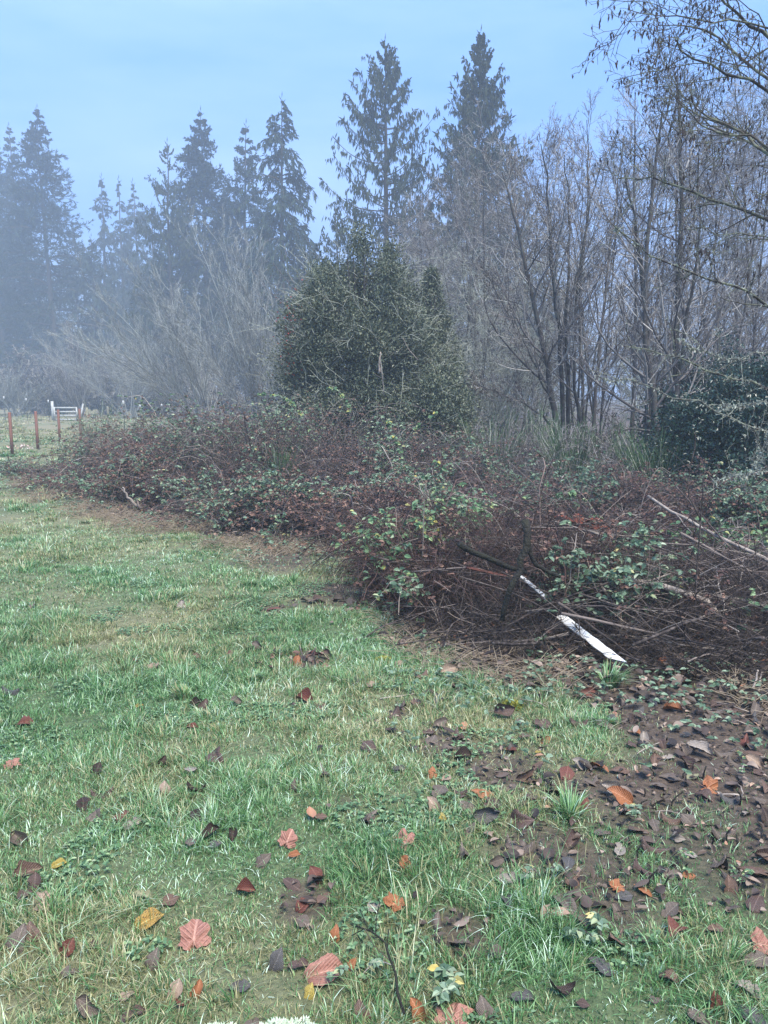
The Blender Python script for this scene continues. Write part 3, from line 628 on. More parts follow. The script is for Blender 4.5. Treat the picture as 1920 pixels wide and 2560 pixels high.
# ------------------------------------------------------------------ leafy evergreens
def holly(name, label, base, H, rx, ry, nleaf, lm, seed, shape=1.3, leaf=.05, twigs=None, berries=None, cone=.0):
    global rng; keep = rng; rng = np.random.default_rng(seed)
    root = thing(name, label, 'evergreen', tuple(base)); tr = MB(); st = []
    for i in range(5):
        a = rng.random() * 6.28; st.append(poly([[0, 0, 0], [math.cos(a) * rx * .1, math.sin(a) * ry * .1, H * .4], [math.cos(a) * rx * .25, math.sin(a) * ry * .25, H * .85]], 10))
    st = np.array(st); SR = np.tile(np.linspace(H * .014, .012, 10), (5, 1)); tr.tubes(st, SR, 6)
    A, AR = grow(st, SR, 12, .15, 1., 55, rx * .55, 5, .12, .06); tr.tubes(A, clampr(AR, .005), 3); tr.build('trunk', M['bark_alder'], root, (0, 0, 0))
    # clumps strung along several leaders of different height, so the outline is uneven
    nl = 1 if cone else 26; C = []
    for i in range(nl):
        a0 = rng.random() * 6.28; s0 = 0 if i == 0 else (.15 + .75 * rng.random() ** .7); a0 = i * 2.4 + rng.random() * .8; hh = H * (1 if i == 0 else (1 - .38 * s0 ** 2.2) * rng.uniform(.82, .98)); m_ = int(900 / nl); u = rng.random(m_) ** .9
        wr = (.36 if nl > 1 else .95) * (1.02 - u) ** (.7 if nl > 1 else .95) * (.35 + .65 * rng.random(m_)) ; a1 = rng.random(m_) * 6.28; tw_ = .5 + .5 * (1 - u)
        C.append(np.stack([(math.cos(a0) * s0 * (.75 + .25 * (1 - u)) + np.cos(a1) * wr) * rx, (math.sin(a0) * s0 * (.75 + .25 * (1 - u)) + np.sin(a1) * wr) * ry, hh * (.03 + .95 * u)], -1))
    C = np.concatenate(C); nc = len(C)
    cs = (.13 + .14 * rng.random(nc)) * (1 - (.75 if cone else .45) * C[:, 2] / H); tone = rng.normal(0, .16, nc)
    k = rng.integers(0, nc, nleaf); p = C[k] + rng.normal(size=(nleaf, 3)) * cs[k][:, None] * [1, 1, .8]; p[:, 2] = np.maximum(p[:, 2], .05)
    d = norm(p - [0, 0, H * .3]) * .5 + rng.normal(size=p.shape) * .6 + [0, 0, .1]; nn = rng.normal(size=p.shape) + [0, 0, 1.2]
    lf = MB(); lf.leaves(p, d, nn, leaf * (.7 + .6 * rng.random(nleaf)), leaf * .5, np.clip(rng.random(nleaf) * .75 + .12 + tone[k], 0, 1)); lf.build('foliage', M[lm], root, (0, 0, 0), smooth=False)
    if twigs:
        n = twigs; kk = rng.integers(0, nc, n); q = C[kk] * [1.04, 1.04, 1.]; dd = norm(q * [1, 1, 0]) * .6 + rng.normal(size=q.shape) * .6 + [0, 0, .3]
        ln = .3 + .7 * rng.random(n); P = np.stack([q + norm(dd) * ln[:, None] * t + rng.normal(size=q.shape) * .03 for t in (0, .33, .66, 1)], 1)
        tw = MB(); tw.tubes(P, np.tile([.006, .005, .004, .003], (n, 1)), 3); B2, r2 = grow(P, np.full((n, 4), .004), 3, .3, 1, 45, .18, 3); tw.tubes(B2, clampr(r2, .003), 3); tw.build('bare_twigs', M['twig_lichen'], root, (0, 0, 0))
    if berries:
        bb = MB(); ctr, n = berries
        p = np.array(ctr) - base + rng.normal(size=(n, 3)) * [.16, .2, .40]; bb.slivers(p, rng.normal(size=p.shape), .035, .026); bb.build('berries', M['berry'], root, (0, 0, 0))
    rng = keep; return root
holly('holly_tree', 'big rounded holly in the middle of the thicket with red berries at one side', at(905, 15.2), hgt(545, 15.2), 2.1, 1.6, 150000, 'holly', 61, leaf=.05, twigs=900, berries=(W(735, 850, 14.4), 150))
holly('holly_tree', 'narrow conical evergreen standing close against the big holly', at(1075, 16.6), hgt(665, 16.6), 1.4, 1.3, 30000, 'holly', 62, leaf=.05, twigs=60, cone=1)
holly('holly_bush', 'low evergreen bush filling the foot of the big holly', at(1080, 14.2), hgt(900, 14.2), 1.1, .9, 26000, 'holly', 63, leaf=.055, twigs=60)
holly('holly_bush', 'dark blue-green holly beside the alder trunks with lichened branches before it', at(1900, 11.2), hgt(905, 11.2), 1.75, 1.5, 75000, 'holly_dark', 64, leaf=.055)
holly('holly_bush', 'low dark evergreen bush behind the dark holly', at(1800, 14.5), hgt(830, 14.5), 1.6, 1.4, 36000, 'holly_dark', 65, leaf=.06)
def broom(px, Y, H, r, n, label, dense=1):
    base = at(px, Y); root = thing('broom_bush', label, 'shrub', tuple(base)); b = MB()
    a = rng.random(n) * 6.28; s_ = rng.random(n) ** .6 * r; K = 6; u = np.linspace(0, 1, K)[None, :, None]
    bs_ = np.stack([np.cos(a) * s_ * .35, np.sin(a) * s_ * .35, 0 * a], -1)[:, None]; out = np.stack([np.cos(a) * s_, np.sin(a) * s_, 0 * a], -1)[:, None]
    hh = (H * (.5 + .5 * rng.random(n)))[:, None, None]
    P = bs_ + out * u ** 1.4 + np.array([0, 0, 1.]) * hh * u * (1.08 - .12 * u) + rng.normal(0, .015, (n, K, 3)); P[:, 0, 2] = 0
    Rr = np.tile(np.linspace(.007, .003, K), (n, 1)); st = MB(); st.tubes(P, Rr, 3); st.build('stem', M['twig_lichen'], root, (0, 0, 0))
    C, CR = grow(P, Rr, 9, .25, 1, 22, .35, 4, .06, .12); b.tubes(C, clampr(CR, .003), 3); b.build('wands', M['broom'], root, (0, 0, 0))
for a in [(1440, 12.2, 1.25, .5, 60, 'green wispy broom at the foot of the first alder clump'), (1650, 11.2, 1.15, .5, 60, 'green wispy broom before the leaning alder trunks'),
          (700, 11.0, .95, .25, 28, 'narrow bright green broom standing in the bramble mound'), (1370, 13.5, 1.5, .5, 50, 'tall faint broom behind the first alder clump'),
          (235, 21, 1.6, .6, 30, 'thin broom bush beside the pale fence post'), (1530, 13.0, 1.3, .5, 40, 'green broom between the two alder clumps'), (1230, 12.5, 1.4, .5, 40, 'dull broom between holly and alder')]:
    broom(*a)

# ------------------------------------------------------------------ bramble bushes
def bramble(px, Y, rx, ry, H, ncane, nleaf, label, cane='cane', leaf='bramble_leaf', seed=0, leafsize=.05, brown=.3, twig=5, dull=0, zb=0., sparse=False, r=.004):
    global rng; keep = rng; rng = np.random.default_rng(900 + seed)
    base = at(px, Y); base[2] += .05; root = thing('bramble_bush', label, 'bramble', tuple(base))
    n = ncane; K = 10; a = rng.random(n) * 6.28; s_ = np.sqrt(rng.random(n)) * .85
    x0 = np.cos(a) * s_ * rx; y0 = np.sin(a) * s_ * ry; az = a + rng.normal(0, 1.1, n); rr = np.hypot(x0 / rx, y0 / ry)
    h = 1.1 * H * (1 - .55 * rr ** 2) * (.45 + .6 * rng.random(n)) * (.45 + .75 * vnoise(x0 + base[0], y0 + base[1], .6, 1) + .5 * vnoise(x0 + base[0], y0 + base[1], 1.7, 3)); ln = (.5 + .9 * rng.random(n)) * min(1.3, (rx + ry) * .55)
    u = np.linspace(0, 1, K)[None]
    arch = np.sin(np.minimum(u * (.55 + .45 * rng.random(n))[:, None], 1) * math.pi) ** .8
    sway = rng.normal(0, .10, (n, 1)) * u ** 2
    P = np.stack([x0[:, None] + np.cos(az)[:, None] * ln[:, None] * u + sway, y0[:, None] + np.sin(az)[:, None] * ln[:, None] * u - sway, h[:, None] * arch + zb], -1) + rng.normal(0, .016, (n, K, 3))
    Rr = np.linspace(r, r * .45, K)[None] * (.5 + 1.7 * rng.random(n) ** 3)[:, None]
    cb = MB(); cb.tubes(P, Rr, 4 if Y < 8 else 3)
    C, CR = grow(P, Rr, twig, .2, 1, 55, .26, 4, .22, -.02, .7); cb.tubes(C, clampr(CR, r * .35), 3)
    # lower tangle
    m = int(ncane * 2.2); q = np.stack([rng.uniform(-rx, rx, m), rng.uniform(-ry, ry, m), rng.random(m)], -1); e = 1 - (q[:, 0] / rx) ** 2 - (q[:, 1] / ry) ** 2; q = q[e > 0]; e = e[e > 0]
    q[:, 2] *= H * .75 * np.sqrt(e) * 1.0; d = norm(rng.normal(size=q.shape) * [1, 1, .6]); lt = .2 + .5 * rng.random(len(q))
    T = np.stack([q + d * lt[:, None] * t + rng.normal(0, .02, q.shape) for t in (-.5, -.17, .17, .5)], 1); T[..., 2] = np.maximum(T[..., 2], .01); cb.tubes(T, np.tile([r * .7] * 4, (len(q), 1)), 3)
    cb.build('canes', M[cane], root, (0, 0, 0))
    def lv(nl, m_, name, sz):
        k = rng.integers(0, len(C), nl); i = rng.integers(0, 4, nl); p = C[k, i]
        pat = vnoise(p[:, 0] + base[0], p[:, 2] + base[1] * .7 + p[:, 1], .62, 2); kp = pat > (.53 if name == 'leaves' else .2); p = p[kp]; nl = len(p)
        az_ = rng.random(nl) * 6.28; V = MB()
        for t in (-1.0, 0, 1.0):
            d = np.stack([np.cos(az_ + t), np.sin(az_ + t), rng.normal(-.15, .3, nl)], -1); V.leaves(p + rng.normal(0, .004, p.shape), d, rng.normal(size=p.shape) * .5 + [0, 0, 1.] + np.array([0, -.6, 0]), sz * (.6 + .7 * rng.random(nl)), sz * .62, np.clip(rng.random(nl) * .92 + .06 * rng.normal(size=nl), 0, 1))
        V.build(name, M[m_], root, (0, 0, 0), smooth=False)
    if nleaf: lv(nleaf, leaf, 'leaves', leafsize)
    if brown: lv(int(max(nleaf, ncane * 2) * brown), 'brown_leaf', 'dead_leaves', leafsize * .8)
    rng = keep; return root
BR = [
 (110, 16.0, 1.0, .7, .22, 110, 150, 'low sparse bramble fringe at the far tip of the thicket near the red posts', 'cane_dull'),
 (250, 13.6, 1.1, .8, .26, 220, 420, 'low grey-brown bramble patch spreading onto the grass near the posts', 'cane_dull'),
 (340, 16.6, 1.2, 1.0, .85, 260, 420, 'bramble hump with leafy top behind the low grey patch', 'cane_dull'),
 (430, 14.6, 1.2, 1.0, 1.25, 300, 800, 'reddish bramble mound with green leafy front below the pale clump', 'cane'),
 (440, 12.0, 1.0, .8, .62, 260, 900, 'leafy green bramble at the front of the mound above the snapped stick', 'cane_dull'),
 (580, 13.2, 1.2, 1.0, 1.25, 320, 500, 'dark bramble mound with a shaded hollow beneath', 'cane'),
 (560, 10.9, .9, .7, .45, 240, 420, 'low purple-brown bramble with thin leaf cover above the root snag', 'cane'),
 (720, 12.0, 1.2, 1.0, 1.38, 340, 380, 'tangled bramble around the narrow green broom', 'cane_dull'),
 (690, 9.9, .8, .7, .50, 260, 300, 'rusty brown bramble at the lawn edge beside the root snag', 'cane'),
 (860, 11.8, 1.2, 1.0, 1.10, 340, 420, 'arching bramble in front of the big holly', 'cane'),
 (850, 9.3, .9, .7, .66, 300, 1200, 'leafy green bramble at the lawn corner with upright dark canes', 'cane'),
 (1010, 11.5, 1.2, .9, .85, 320, 450, 'bramble with trailing pale leaves beneath the holly', 'cane'),
 (1000, 8.8, .9, .8, .36, 260, 300, 'bare purple bramble between the leafy corner and the brush pile', 'cane'),
 (1160, 10.2, 1.1, .9, .34, 300, 380, 'brown bramble behind the brush pile beside the holly', 'cane'),
 (1330, 10.4, 1.2, .9, .34, 280, 380, 'bramble tangle below the first alder clump', 'cane'),
 (1500, 10.2, 1.2, .9, .32, 260, 380, 'bramble and twigs below the green broom', 'cane_dull'),
 (1700, 9.6, 1.2, .9, .60, 220, 800, 'low green bramble before the dark holly', 'cane_dull'),
 (1890, 9.0, 1.1, .9, .60, 220, 700, 'low bramble around the arching fern', 'cane_dull'),
 (1130, 6.7, .8, .6, .50, 260, 260, 'thick red-stemmed bramble just behind the dark stub branch', 'cane_red'),
 (1070, 5.9, .45, .5, .46, 260, 120, 'dark leafless bramble tangle at the lawn end of the brush pile', 'cane_red'),
 (1290, 6.6, .9, .7, .60, 320, 420, 'red bramble with bright leaves over the forked branch', 'cane_red'),
 (1480, 6.6, .9, .7, .56, 300, 560, 'bramble with many bright green leaves over the top of the brush pile', 'cane_red'),
 (1680, 6.4, .9, .7, .48, 260, 520, 'green-leaved bramble between brush pile and fern', 'cane'),
 (1880, 6.0, .9, .7, .40, 240, 300, 'brown bramble at the far end of the brush pile', 'cane'),
]
for k, (px, Y_, rx, ry, H, nc, nl, lab, cn) in enumerate(BR):
    near = Y_ < 7.2
    bramble(px, Y_, rx, ry, H, nc, int(nl * (4.2 if not near else 2.2)), lab, cn, 'bright_leaf' if near else 'bramble_leaf', k, .05 if near else .05, .25 if near else .6, 6 if not near else 4, r=.0035 if near else .0045)
for k, (px, Y_, rx, ry, H, nc, nl, lab) in enumerate([(1160, 5.2, .35, .3, .50, 30, 130, 'leafy bramble growing out of the lawn end of the brush pile below the dark stub'),
   (1350, 5.35, .45, .3, .75, 30, 300, 'leafy bramble threading the brush pile around the dark fork'), (1460, 4.85, .3, .2, .50, 26, 300, 'sparse bramble leaves beside the white board'),
   (1590, 5.1, .45, .3, .55, 36, 460, 'leafy bramble in the pile above the lower end of the white board'), (1800, 5.0, .5, .3, .40, 36, 300, 'thin bramble over the far end of the pile')]):
    bramble(px, Y_, rx, ry, H, nc, nl, lab, 'cane_red', 'bramble_leaf', 60 + k, .042, .25, 4, r=.0026)
def trail(pts, Y, label, leafm='bright_leaf', n=30, sz=.055, r=.004, cane='cane_dull', t0=.2):
    n = int(n * .55); sz *= .85
    """one long cane with leaves along it"""
    P = poly([W(px, py, Y + (d[0] if d else 0)) for px, py, *d in pts], 14); b0 = P[0].copy(); root = thing('bramble_cane', label, 'bramble cane', tuple(b0), 'bare arching canes above the pile' if 'among several' in label else None); P = P - b0
    c_ = MB(); c_.tubes(P[None], np.linspace(r, r * .5, 14)[None], 5); C, CR = grow(P[None], np.full((1, 14), r * .6), 7, .1, .95, 60, .16, 3, .1, .05); c_.tubes(C, clampr(CR, .0015), 3); c_.build('stem', M[cane], root, (0, 0, 0))
    if n:
        p, d = tips(P[None], n, t0); V = MB(); az = rng.random(n) * 6.28
        for t in (-1., 0, 1.): V.leaves(p, np.stack([np.cos(az + t), np.sin(az + t) - .3, rng.normal(-.3, .3, n)], -1), rng.normal(size=p.shape) * .4 + [0, -.9, .8], sz * (.7 + .6 * rng.random(n)), sz * .7)
        V.build('leaves', M[leafm], root, (0, 0, 0), smooth=False)
trail([(610, 1010), (650, 985), (700, 990), (745, 1020), (780, 1080)], 12, 'arching pale leafy cane on the mound before the holly', n=34, sz=.07)
trail([(800, 960), (840, 975), (870, 1010), (880, 1050)], 12.5, 'hanging leafy cane low on the big holly', n=30, sz=.07)
trail([(960, 1170), (1000, 1120), (1040, 1070), (1090, 1030)], 10, 'arching cane with pale leaves on its end beneath the holly', n=16, sz=.06, t0=.6)
trail([(1000, 1200), (1010, 1150), (985, 1090), (970, 1050)], 10, 'trailing cane thick with pale leaves in front of the holly', n=34, sz=.055)
trail([(1160, 1330), (1130, 1230), (1110, 1180), (1085, 1145)], 7, 'slender cane with a few large pale leaves rising above the pile', n=8, sz=.055, t0=.55)
trail([(1400, 1330), (1440, 1260), (1430, 1230), (1385, 1235)], 6.2, 'cane with a drooping pale leaf cluster at the top of the pile', n=10, sz=.06, t0=.6)
trail([(1290, 1400), (1240, 1300), (1200, 1270), (1150, 1265)], 6, 'cane with bright yellow-green leaves above the dark stub branch', n=14, sz=.055, t0=.4)
trail([(1230, 1330), (1180, 1220), (1140, 1160), (1095, 1150)], 7, 'bare pale thorny cane standing up over the bramble', n=0, cane='stick_pale')
trail([(1255, 1340), (1220, 1240), (1180, 1170), (1130, 1140)], 7.2, 'bare pale thorny cane curving over its twin', n=0, cane='stick_pale')
trail([(1390, 1420), (1340, 1330), (1250, 1260), (1130, 1235)], 6.1, 'long bare pale cane reaching out over the lawn side of the pile', n=0, cane='stick_pale')
trail([(1110, 1640), (1060, 1560), (990, 1480), (910, 1400)], 5.2, 'thin dark cane leaning out over the lawn edge', n=5, cane='cane')
trail([(1500, 1360), (1480, 1290), (1400, 1225), (1330, 1200)], 6.4, 'dark cane arching across the top of the pile', n=3, cane='cane')

for k in range(16):
    px_ = rng.uniform(1050, 1850); Y_ = rng.uniform(5.2, 7.4); yb = 1420 - (Y_ - 5) * 40; dxp = rng.uniform(-190, 190); hp = rng.uniform(90, 230) * np.interp(px_, [1050, 1400, 1850], [.8, 1, .6])
    trail([(px_, yb), (px_ + dxp * .25, yb - hp * .6), (px_ + dxp * .65, yb - hp), (px_ + dxp, yb - hp * rng.uniform(.7, .95))], Y_, 'bare arching bramble cane among several springing from the pile', n=0, cane=['cane', 'stick_pale', 'cane_red'][k % 3], r=.0045)
# ------------------------------------------------------------------ brush pile: heap of cut branches
def stick(pts, r, label, m='stick', name='branch', forks=0, group='cut branches heaped in the brush pile', K=9, tip=.45, sides=6, twig=0, fr=.5):
    P = poly(pts, K); P[1:-1] += rng.normal(0, max(.002, r * .35), (K - 2, 3)); b0 = P[0].copy(); P = P - b0
    o = MB(); o.tubes(P[None], (r * np.linspace(1, tip, K) * (1 + .12 * rng.random(K)))[None], sides, cap=True, rnd=rng.random(1) * .9)
    if forks:
        C, CR = grow(P[None], (r * np.linspace(1, tip, K))[None], forks, .25, .95, 38, np.linalg.norm(P[-1]) * .35, 5, .09, 0, .55); o.tubes(C, clampr(CR, .0015), 4)
        if twig: D_, DR = grow(C, CR, twig, .2, 1, 40, .2, 4, .12, 0, .6); o.tubes(D_, clampr(DR, .0012), 3)
    ob = o.build(name, M[m]); ob.location = b0
    tag(ob, label, 'branch', group); return ob
# individual noted ones
stick([W(1312, 1300, 4.50), W(1306, 1395, 4.44), W(1277, 1470, 4.42), W(1255, 1550, 4.44)], .023, 'thick dark upright branch with a sawn top, darkest in the brush pile', 'stick_dark', tip=.6, K=10, sides=9)
stick([W(1313, 1335, 4.50), W(1328, 1395, 4.48), W(1358, 1425, 4.48), W(1400, 1442, 4.5)], .015, 'dark curved limb forking from the thick upright branch', 'stick_dark', tip=.7)
stick([W(1148, 1360, 4.7), W(1190, 1385, 4.75), W(1260, 1410, 4.8), W(1330, 1440, 4.9)], .018, 'dark stub branch with a cut end pointing out over the lawn', 'stick_dark', tip=.8, K=8, sides=9)
stick([W(1500, 1390, 5.3), W(1600, 1450, 5.2), W(1700, 1475, 5.0), W(1800, 1490, 4.9), W(1930, 1520, 4.8)], .017, 'long pale grey branch lying across the upper side of the pile', 'stick_pale', tip=.5, forks=6, sides=8)
stick([W(1490, 1450, 5.1), W(1580, 1450, 5.0), W(1700, 1480, 4.9), W(1760, 1500, 4.85), W(1800, 1545, 4.8)], .020, 'thick grey lichened limb bending down below the long pale branch', 'stick_pale', tip=1., forks=3, sides=8)
stick([W(1620, 1240, 6.2), W(1700, 1290, 5.9), W(1800, 1345, 5.6), W(1930, 1405, 5.2)], .010, 'long straight tan stick slanting above the pile toward the fern', 'stick_pale', tip=1.3, forks=2)
stick([W(1480, 1590, 4.7), W(1560, 1590, 4.6), W(1700, 1610, 4.5), W(1930, 1640, 4.4)], .010, 'pale slender stick near the foot of the pile', 'stick_pale', forks=5)
stick([W(1500, 1460, 4.9), W(1545, 1520, 4.8), W(1553, 1560, 4.75), W(1552, 1605, 4.7)], .009, 'tan broken stick hanging down beside the white board', 'stick_pale', tip=1.)
stick([W(1030, 1430, 5.3), W(1170, 1420, 5.2), W(1260, 1440, 5.2)], .007, 'thin rusty stick at the lawn side of the pile', 'stick', tip=.6)
stick([G(1490, 1692) + [0, 0, .03], G(1660, 1690) + [0, 0, .05], G(1800, 1702) + [0, 0, .05], G(1960, 1708) + [0, 0, .04]], .007, 'long curved stick lying on the leaf litter below the pile', 'stick', tip=.5)
stick([G(1870, 1755) + [0, 0, .01], W(1883, 1720, 3.9), W(1895, 1675, 3.95)], .007, 'short peeled orange-tan stick poking up, first of a crossed pair', 'stick_pale', tip=.6)
stick([G(1890, 1760) + [0, 0, .01], W(1897, 1720, 3.9), W(1905, 1680, 3.95)], .006, 'short peeled orange-tan stick poking up, second of the crossed pair', 'stick_pale', tip=.6)
stick([W(1735, 1700, 4.6)] + S3(4.75, (1738, 1480), (1755, 1270), (1762, 1180)), .007, 'upright thin sapling growing through the pile in front of the dark holly', 'stick', name='sapling', forks=5, group=None, tip=.4)
stick([W(1752, 1300, 4.75)] + S3(4.8, (1720, 1220), (1738, 1110), (1735, 1080)), .005, 'thin curved side shoot of the upright sapling', 'stick', forks=1, tip=.5)
stick([W(1300, 1440, 5.1), W(1420, 1395, 5.3), W(1500, 1450, 5.4)], .010, 'crooked grey stick under the long pale branch', 'stick')
stick([G(900, 1600), G(985, 1585) + [0, 0, .08], W(1100, 1560, 5.1)], .005, 'thin dark twig trailing from the pile onto the grass', 'stick')
stick([G(950, 1760) + [0, 0, .03], G(1150, 1740) + [0, 0, .03], G(1370, 1775) + [0, 0, .03]], .0035, 'thin pale straw-coloured stick lying on grass below the pile', 'stick_pale')
# heaped branches: individual, mostly fanned to the right and away
cen = G(1480, 1600)
PX = 150
for k in range(PX):
    px = rng.uniform(1060, 2000); hmax = np.interp(px, [1060, 1200, 1350, 1550, 1800, 2000], [.25, .55, .80, .72, .50, .42])
    e = float(edge_y(G(px, 1690)[0])); y0 = e + .30 + rng.random() * 1.3; x0 = (px - 960) / F * y0
    az = rng.normal(.0, .45) + (0 if rng.random() < .7 else math.pi * rng.random()); ln = rng.uniform(.4, 1.4)
    z0 = rng.random() ** .8 * hmax * np.clip((y0 - e - .1) / .95, .05, 1); slope = rng.normal(-.30 if px > 1400 else 0, .28)
    dx, dy = math.cos(az) * ln, math.sin(az) * ln * .8
    p0 = np.array([x0 - dx / 2, y0 - dy / 2, z0 - slope * ln / 2]); p1 = np.array([x0 + dx / 2, y0 + dy / 2, z0 + slope * ln / 2])
    p0[2] = max(p0[2], .02); p1[2] = max(p1[2], .02); mid = (p0 + p1) / 2 + rng.normal(0, .05, 3) + [0, 0, .04]; mid[2] = max(mid[2], .02)
    r = rng.choice([.003, .004, .006, .010], p=[.4, .3, .2, .1])
    pale = rng.random() < .14
    stick([p0, mid, p1], r, ('pale peeled' if pale else 'slender dark brown') + ' cut branch among many in the brush pile', 'stick_pale' if pale else 'stick', forks=4, twig=3, K=7, sides=5,
          group='pale cut branches of the brush pile' if pale else 'dark cut branches of the brush pile')
# fine dead twigs within the pile: uncountable
b = MB(); n = 3600
px = rng.uniform(1040, 2050, n); e = edge_y((px - 960) / F * 4.4); y0 = e + .16 + rng.random(n) * 1.5; x0 = (px - 960) / F * y0
hm_ = np.interp(px, [1040, 1150, 1300, 1500, 1800, 2050], [.2, .55, .85, .75, .5, .4]) * np.clip((y0 - e - .1) / .95, .04, 1)
q = np.stack([x0, y0, .02 + rng.random(n) * hm_], -1); az = np.where(rng.random(n) < .3, rng.normal(0, .5, n), rng.random(n) * 6.28); ln = .10 + .34 * rng.random(n)
d = np.stack([np.cos(az), np.sin(az), rng.normal(-.15, .6, n)], -1)
T = np.stack([q + d * ln[:, None] * t + rng.normal(0, .02, q.shape) for t in (-.5, -.17, .17, .5)], 1); T[..., 2] = np.maximum(T[..., 2], .008)
b.tubes(T, (.0012 + .0022 * rng.random(n) ** 2)[:, None] * np.array([1, .9, .8, .6])[None], 3, rnd=rng.random(n) * .93)
tag(b.build('dead_twigs', M['dead_twig']), None, None, None, 'stuff')
# litter and twigs under the whole thicket edge
b = MB(); n = 60000
x = rng.uniform(-9, 9, n); y = rng.uniform(3.6, 17, n); e = edge_y(x); k = (y > e - .15 + .5 * (rng.random(n) - .5)) & (y < e + 3.5) & (np.abs(x) < y * .6); x, y = x[k], y[k]; n = len(x)
p = np.stack([x, y, hz(x, y) + .01 + .05 * rng.random(n)], -1); b.leaves(p, rng.normal(size=p.shape) * [1, 1, .25], rng.normal(size=p.shape) * .45 + [0, 0, 1], .045 + .05 * rng.random(n), .035, rng.random(n))
n = 9000; n = 16000; x = rng.uniform(-2.5, 3.2, n); y = rng.uniform(1.5, 6.5, n); k = rng.random(n) < soil(x, y) * .9; x, y = x[k], y[k]; n = len(x)
p = np.stack([x, y, hz(x, y) + .006 + .015 * rng.random(n)], -1); b.leaves(p, rng.normal(size=p.shape) * [1, 1, .2], rng.normal(size=p.shape) * .35 + [0, 0, 1], .012 + .035 * rng.random(n) ** 2, .016, rng.random(n) * .97)
tag(b.build('leaf_litter', M['litter'], smooth=False), None, None, None, 'stuff')
# dry mown stalks along the lawn edge of the thicket
b = MB(); n = 24000; x = rng.uniform(-7.5, 2.2, n); e = edge_y(x); y = e + rng.normal(-.0, .4, n) * np.where(x > -1, .4, 1); k = np.abs(x) < y * .56; x, y = x[k], y[k]; n = len(x)
dn = (vnoise(x, y, .8, 1) > .42) & (rng.random(n) < np.where(x > -1, .35, 1)); x, y = x[dn], y[dn]; n = len(x)
az = rng.random(n) * 6.28; d = np.stack([np.cos(az), np.sin(az), .15 + .5 * rng.random(n)], -1); p = np.stack([x, y, hz(x, y)], -1); ln = (.06 + .16 * rng.random(n))[:, None]
T = np.stack([p, p + d * ln * .5 + [0, 0, .01], p + d * ln - [0, 0, .012]], 1); b.tubes(T, np.tile([.0022, .002, .001], (n, 1)), 3)
tag(b.build('dry_grass', M['straw']), None, None, None, 'stuff')
# green ground leaves at the thicket edge and on the soil
b = MB(); n = 2600; x = rng.uniform(-7, 4, n); e = edge_y(x); y = e + rng.normal(-.1, .55, n); k = (vnoise(x, y, .5, 3) > .5) & (np.abs(x) < y * .56); x, y = x[k], y[k]; n = len(x)
p = np.stack([x, y, hz(x, y) + .03 + .05 * rng.random(n)], -1); az = rng.random(n) * 6.28
for t in (-1., 0, 1.): b.leaves(p, np.stack([np.cos(az + t), np.sin(az + t), 0 * az], -1), rng.normal(size=p.shape) * .4 + [0, -.3, 1], .018 + .022 * rng.random(n), .018, rng.random(n) * .9)
tag(b.build('ground_ivy_leaves', M['bramble_leaf'], smooth=False), None, None, None, 'stuff')

# clover and small weeds in the turf
b = MB(); n = 30000; y = np.sqrt(1.5 ** 2 + (6.5 ** 2 - 1.5 ** 2) * rng.random(n)); x = (rng.random(n) * 2 - 1) * (y * .56 + .2); k = (vnoise(x, y, .34, 2) > .66) & (y < edge_y(x)) & (soil(x, y) < .8); x, y = x[k], y[k]; n = len(x)
p = np.stack([x, y, hz(x, y) + .008 + .016 * rng.random(n)], -1); az = rng.random(n) * 6.28
for t in (0., 2.1, 4.2): b.leaves(p, np.stack([np.cos(az + t), np.sin(az + t), 0 * az + .1], -1), rng.normal(size=p.shape) * .3 + [0, 0, 1], .010 + .010 * rng.random(n), .011, rng.random(n) * .85)
tag(b.build('clover_leaves', M['bright_leaf'], smooth=False), None, None, None, 'stuff')
# boards
def board(p0, p1, wd, th, label, m, roll=0, name='wooden_board', nseg=14):
    p0, p1 = np.array(p0), np.array(p1); T = norm(p1 - p0); side = norm(np.cross(T, [0, 0, 1.])); up = np.cross(side, T)
    side, up = side * math.cos(roll) + up * math.sin(roll), up * math.cos(roll) - side * math.sin(roll); Ln = np.linalg.norm(p1 - p0)
    u = np.linspace(0, 1, nseg); V = []; b = MB()
    for i, t in enumerate(u):
        w_ = wd / 2 * (1 + .05 * rng.normal()); sk = (rng.normal() * .02 if i in (0, nseg - 1) else 0)
        for sx, uz in ((-1, -1), (1, -1), (1, 1), (-1, 1)): V.append([t * Ln + sk * sx * 1.5, sx * w_, uz * th / 2])
    V = np.array(V); f = []
    for i in range(nseg - 1):
        for j in range(4): a_ = i * 4 + j; b_ = i * 4 + (j + 1) % 4; f.append([a_, b_, b_ + 4, a_ + 4])
    e_ = (nseg - 1) * 4; f += [[3, 2, 1, 0], [e_, e_ + 1, e_ + 2, e_ + 3]]
    b.add(V, None, f, .3); o = b.build(name, M[m], smooth=False)
    from mathutils import Matrix
    Mx = Matrix(((T[0], side[0], up[0], p0[0]), (T[1], side[1], up[1], p0[1]), (T[2], side[2], up[2], p0[2]), (0, 0, 0, 1))); o.matrix_world = Mx
    return tag(o, label, 'board')
board(W(1362, 1492, 4.85), W(1300, 1438, 5.0), .022, .012, 'thin splintered white strip showing between twigs above the white board', 'white_board', roll=.5)
board(W(1545, 1652, 4.33), W(1400, 1540, 4.66), .048, .02, 'old white board with peeling paint sloping down out of the brush pile', 'white_board', roll=.75)
board(W(1165, 1418, 5.1), W(1260, 1440, 5.1), .03, .015, 'short rusty red wooden lath at the lawn side of the pile', 'red_board', roll=.4)

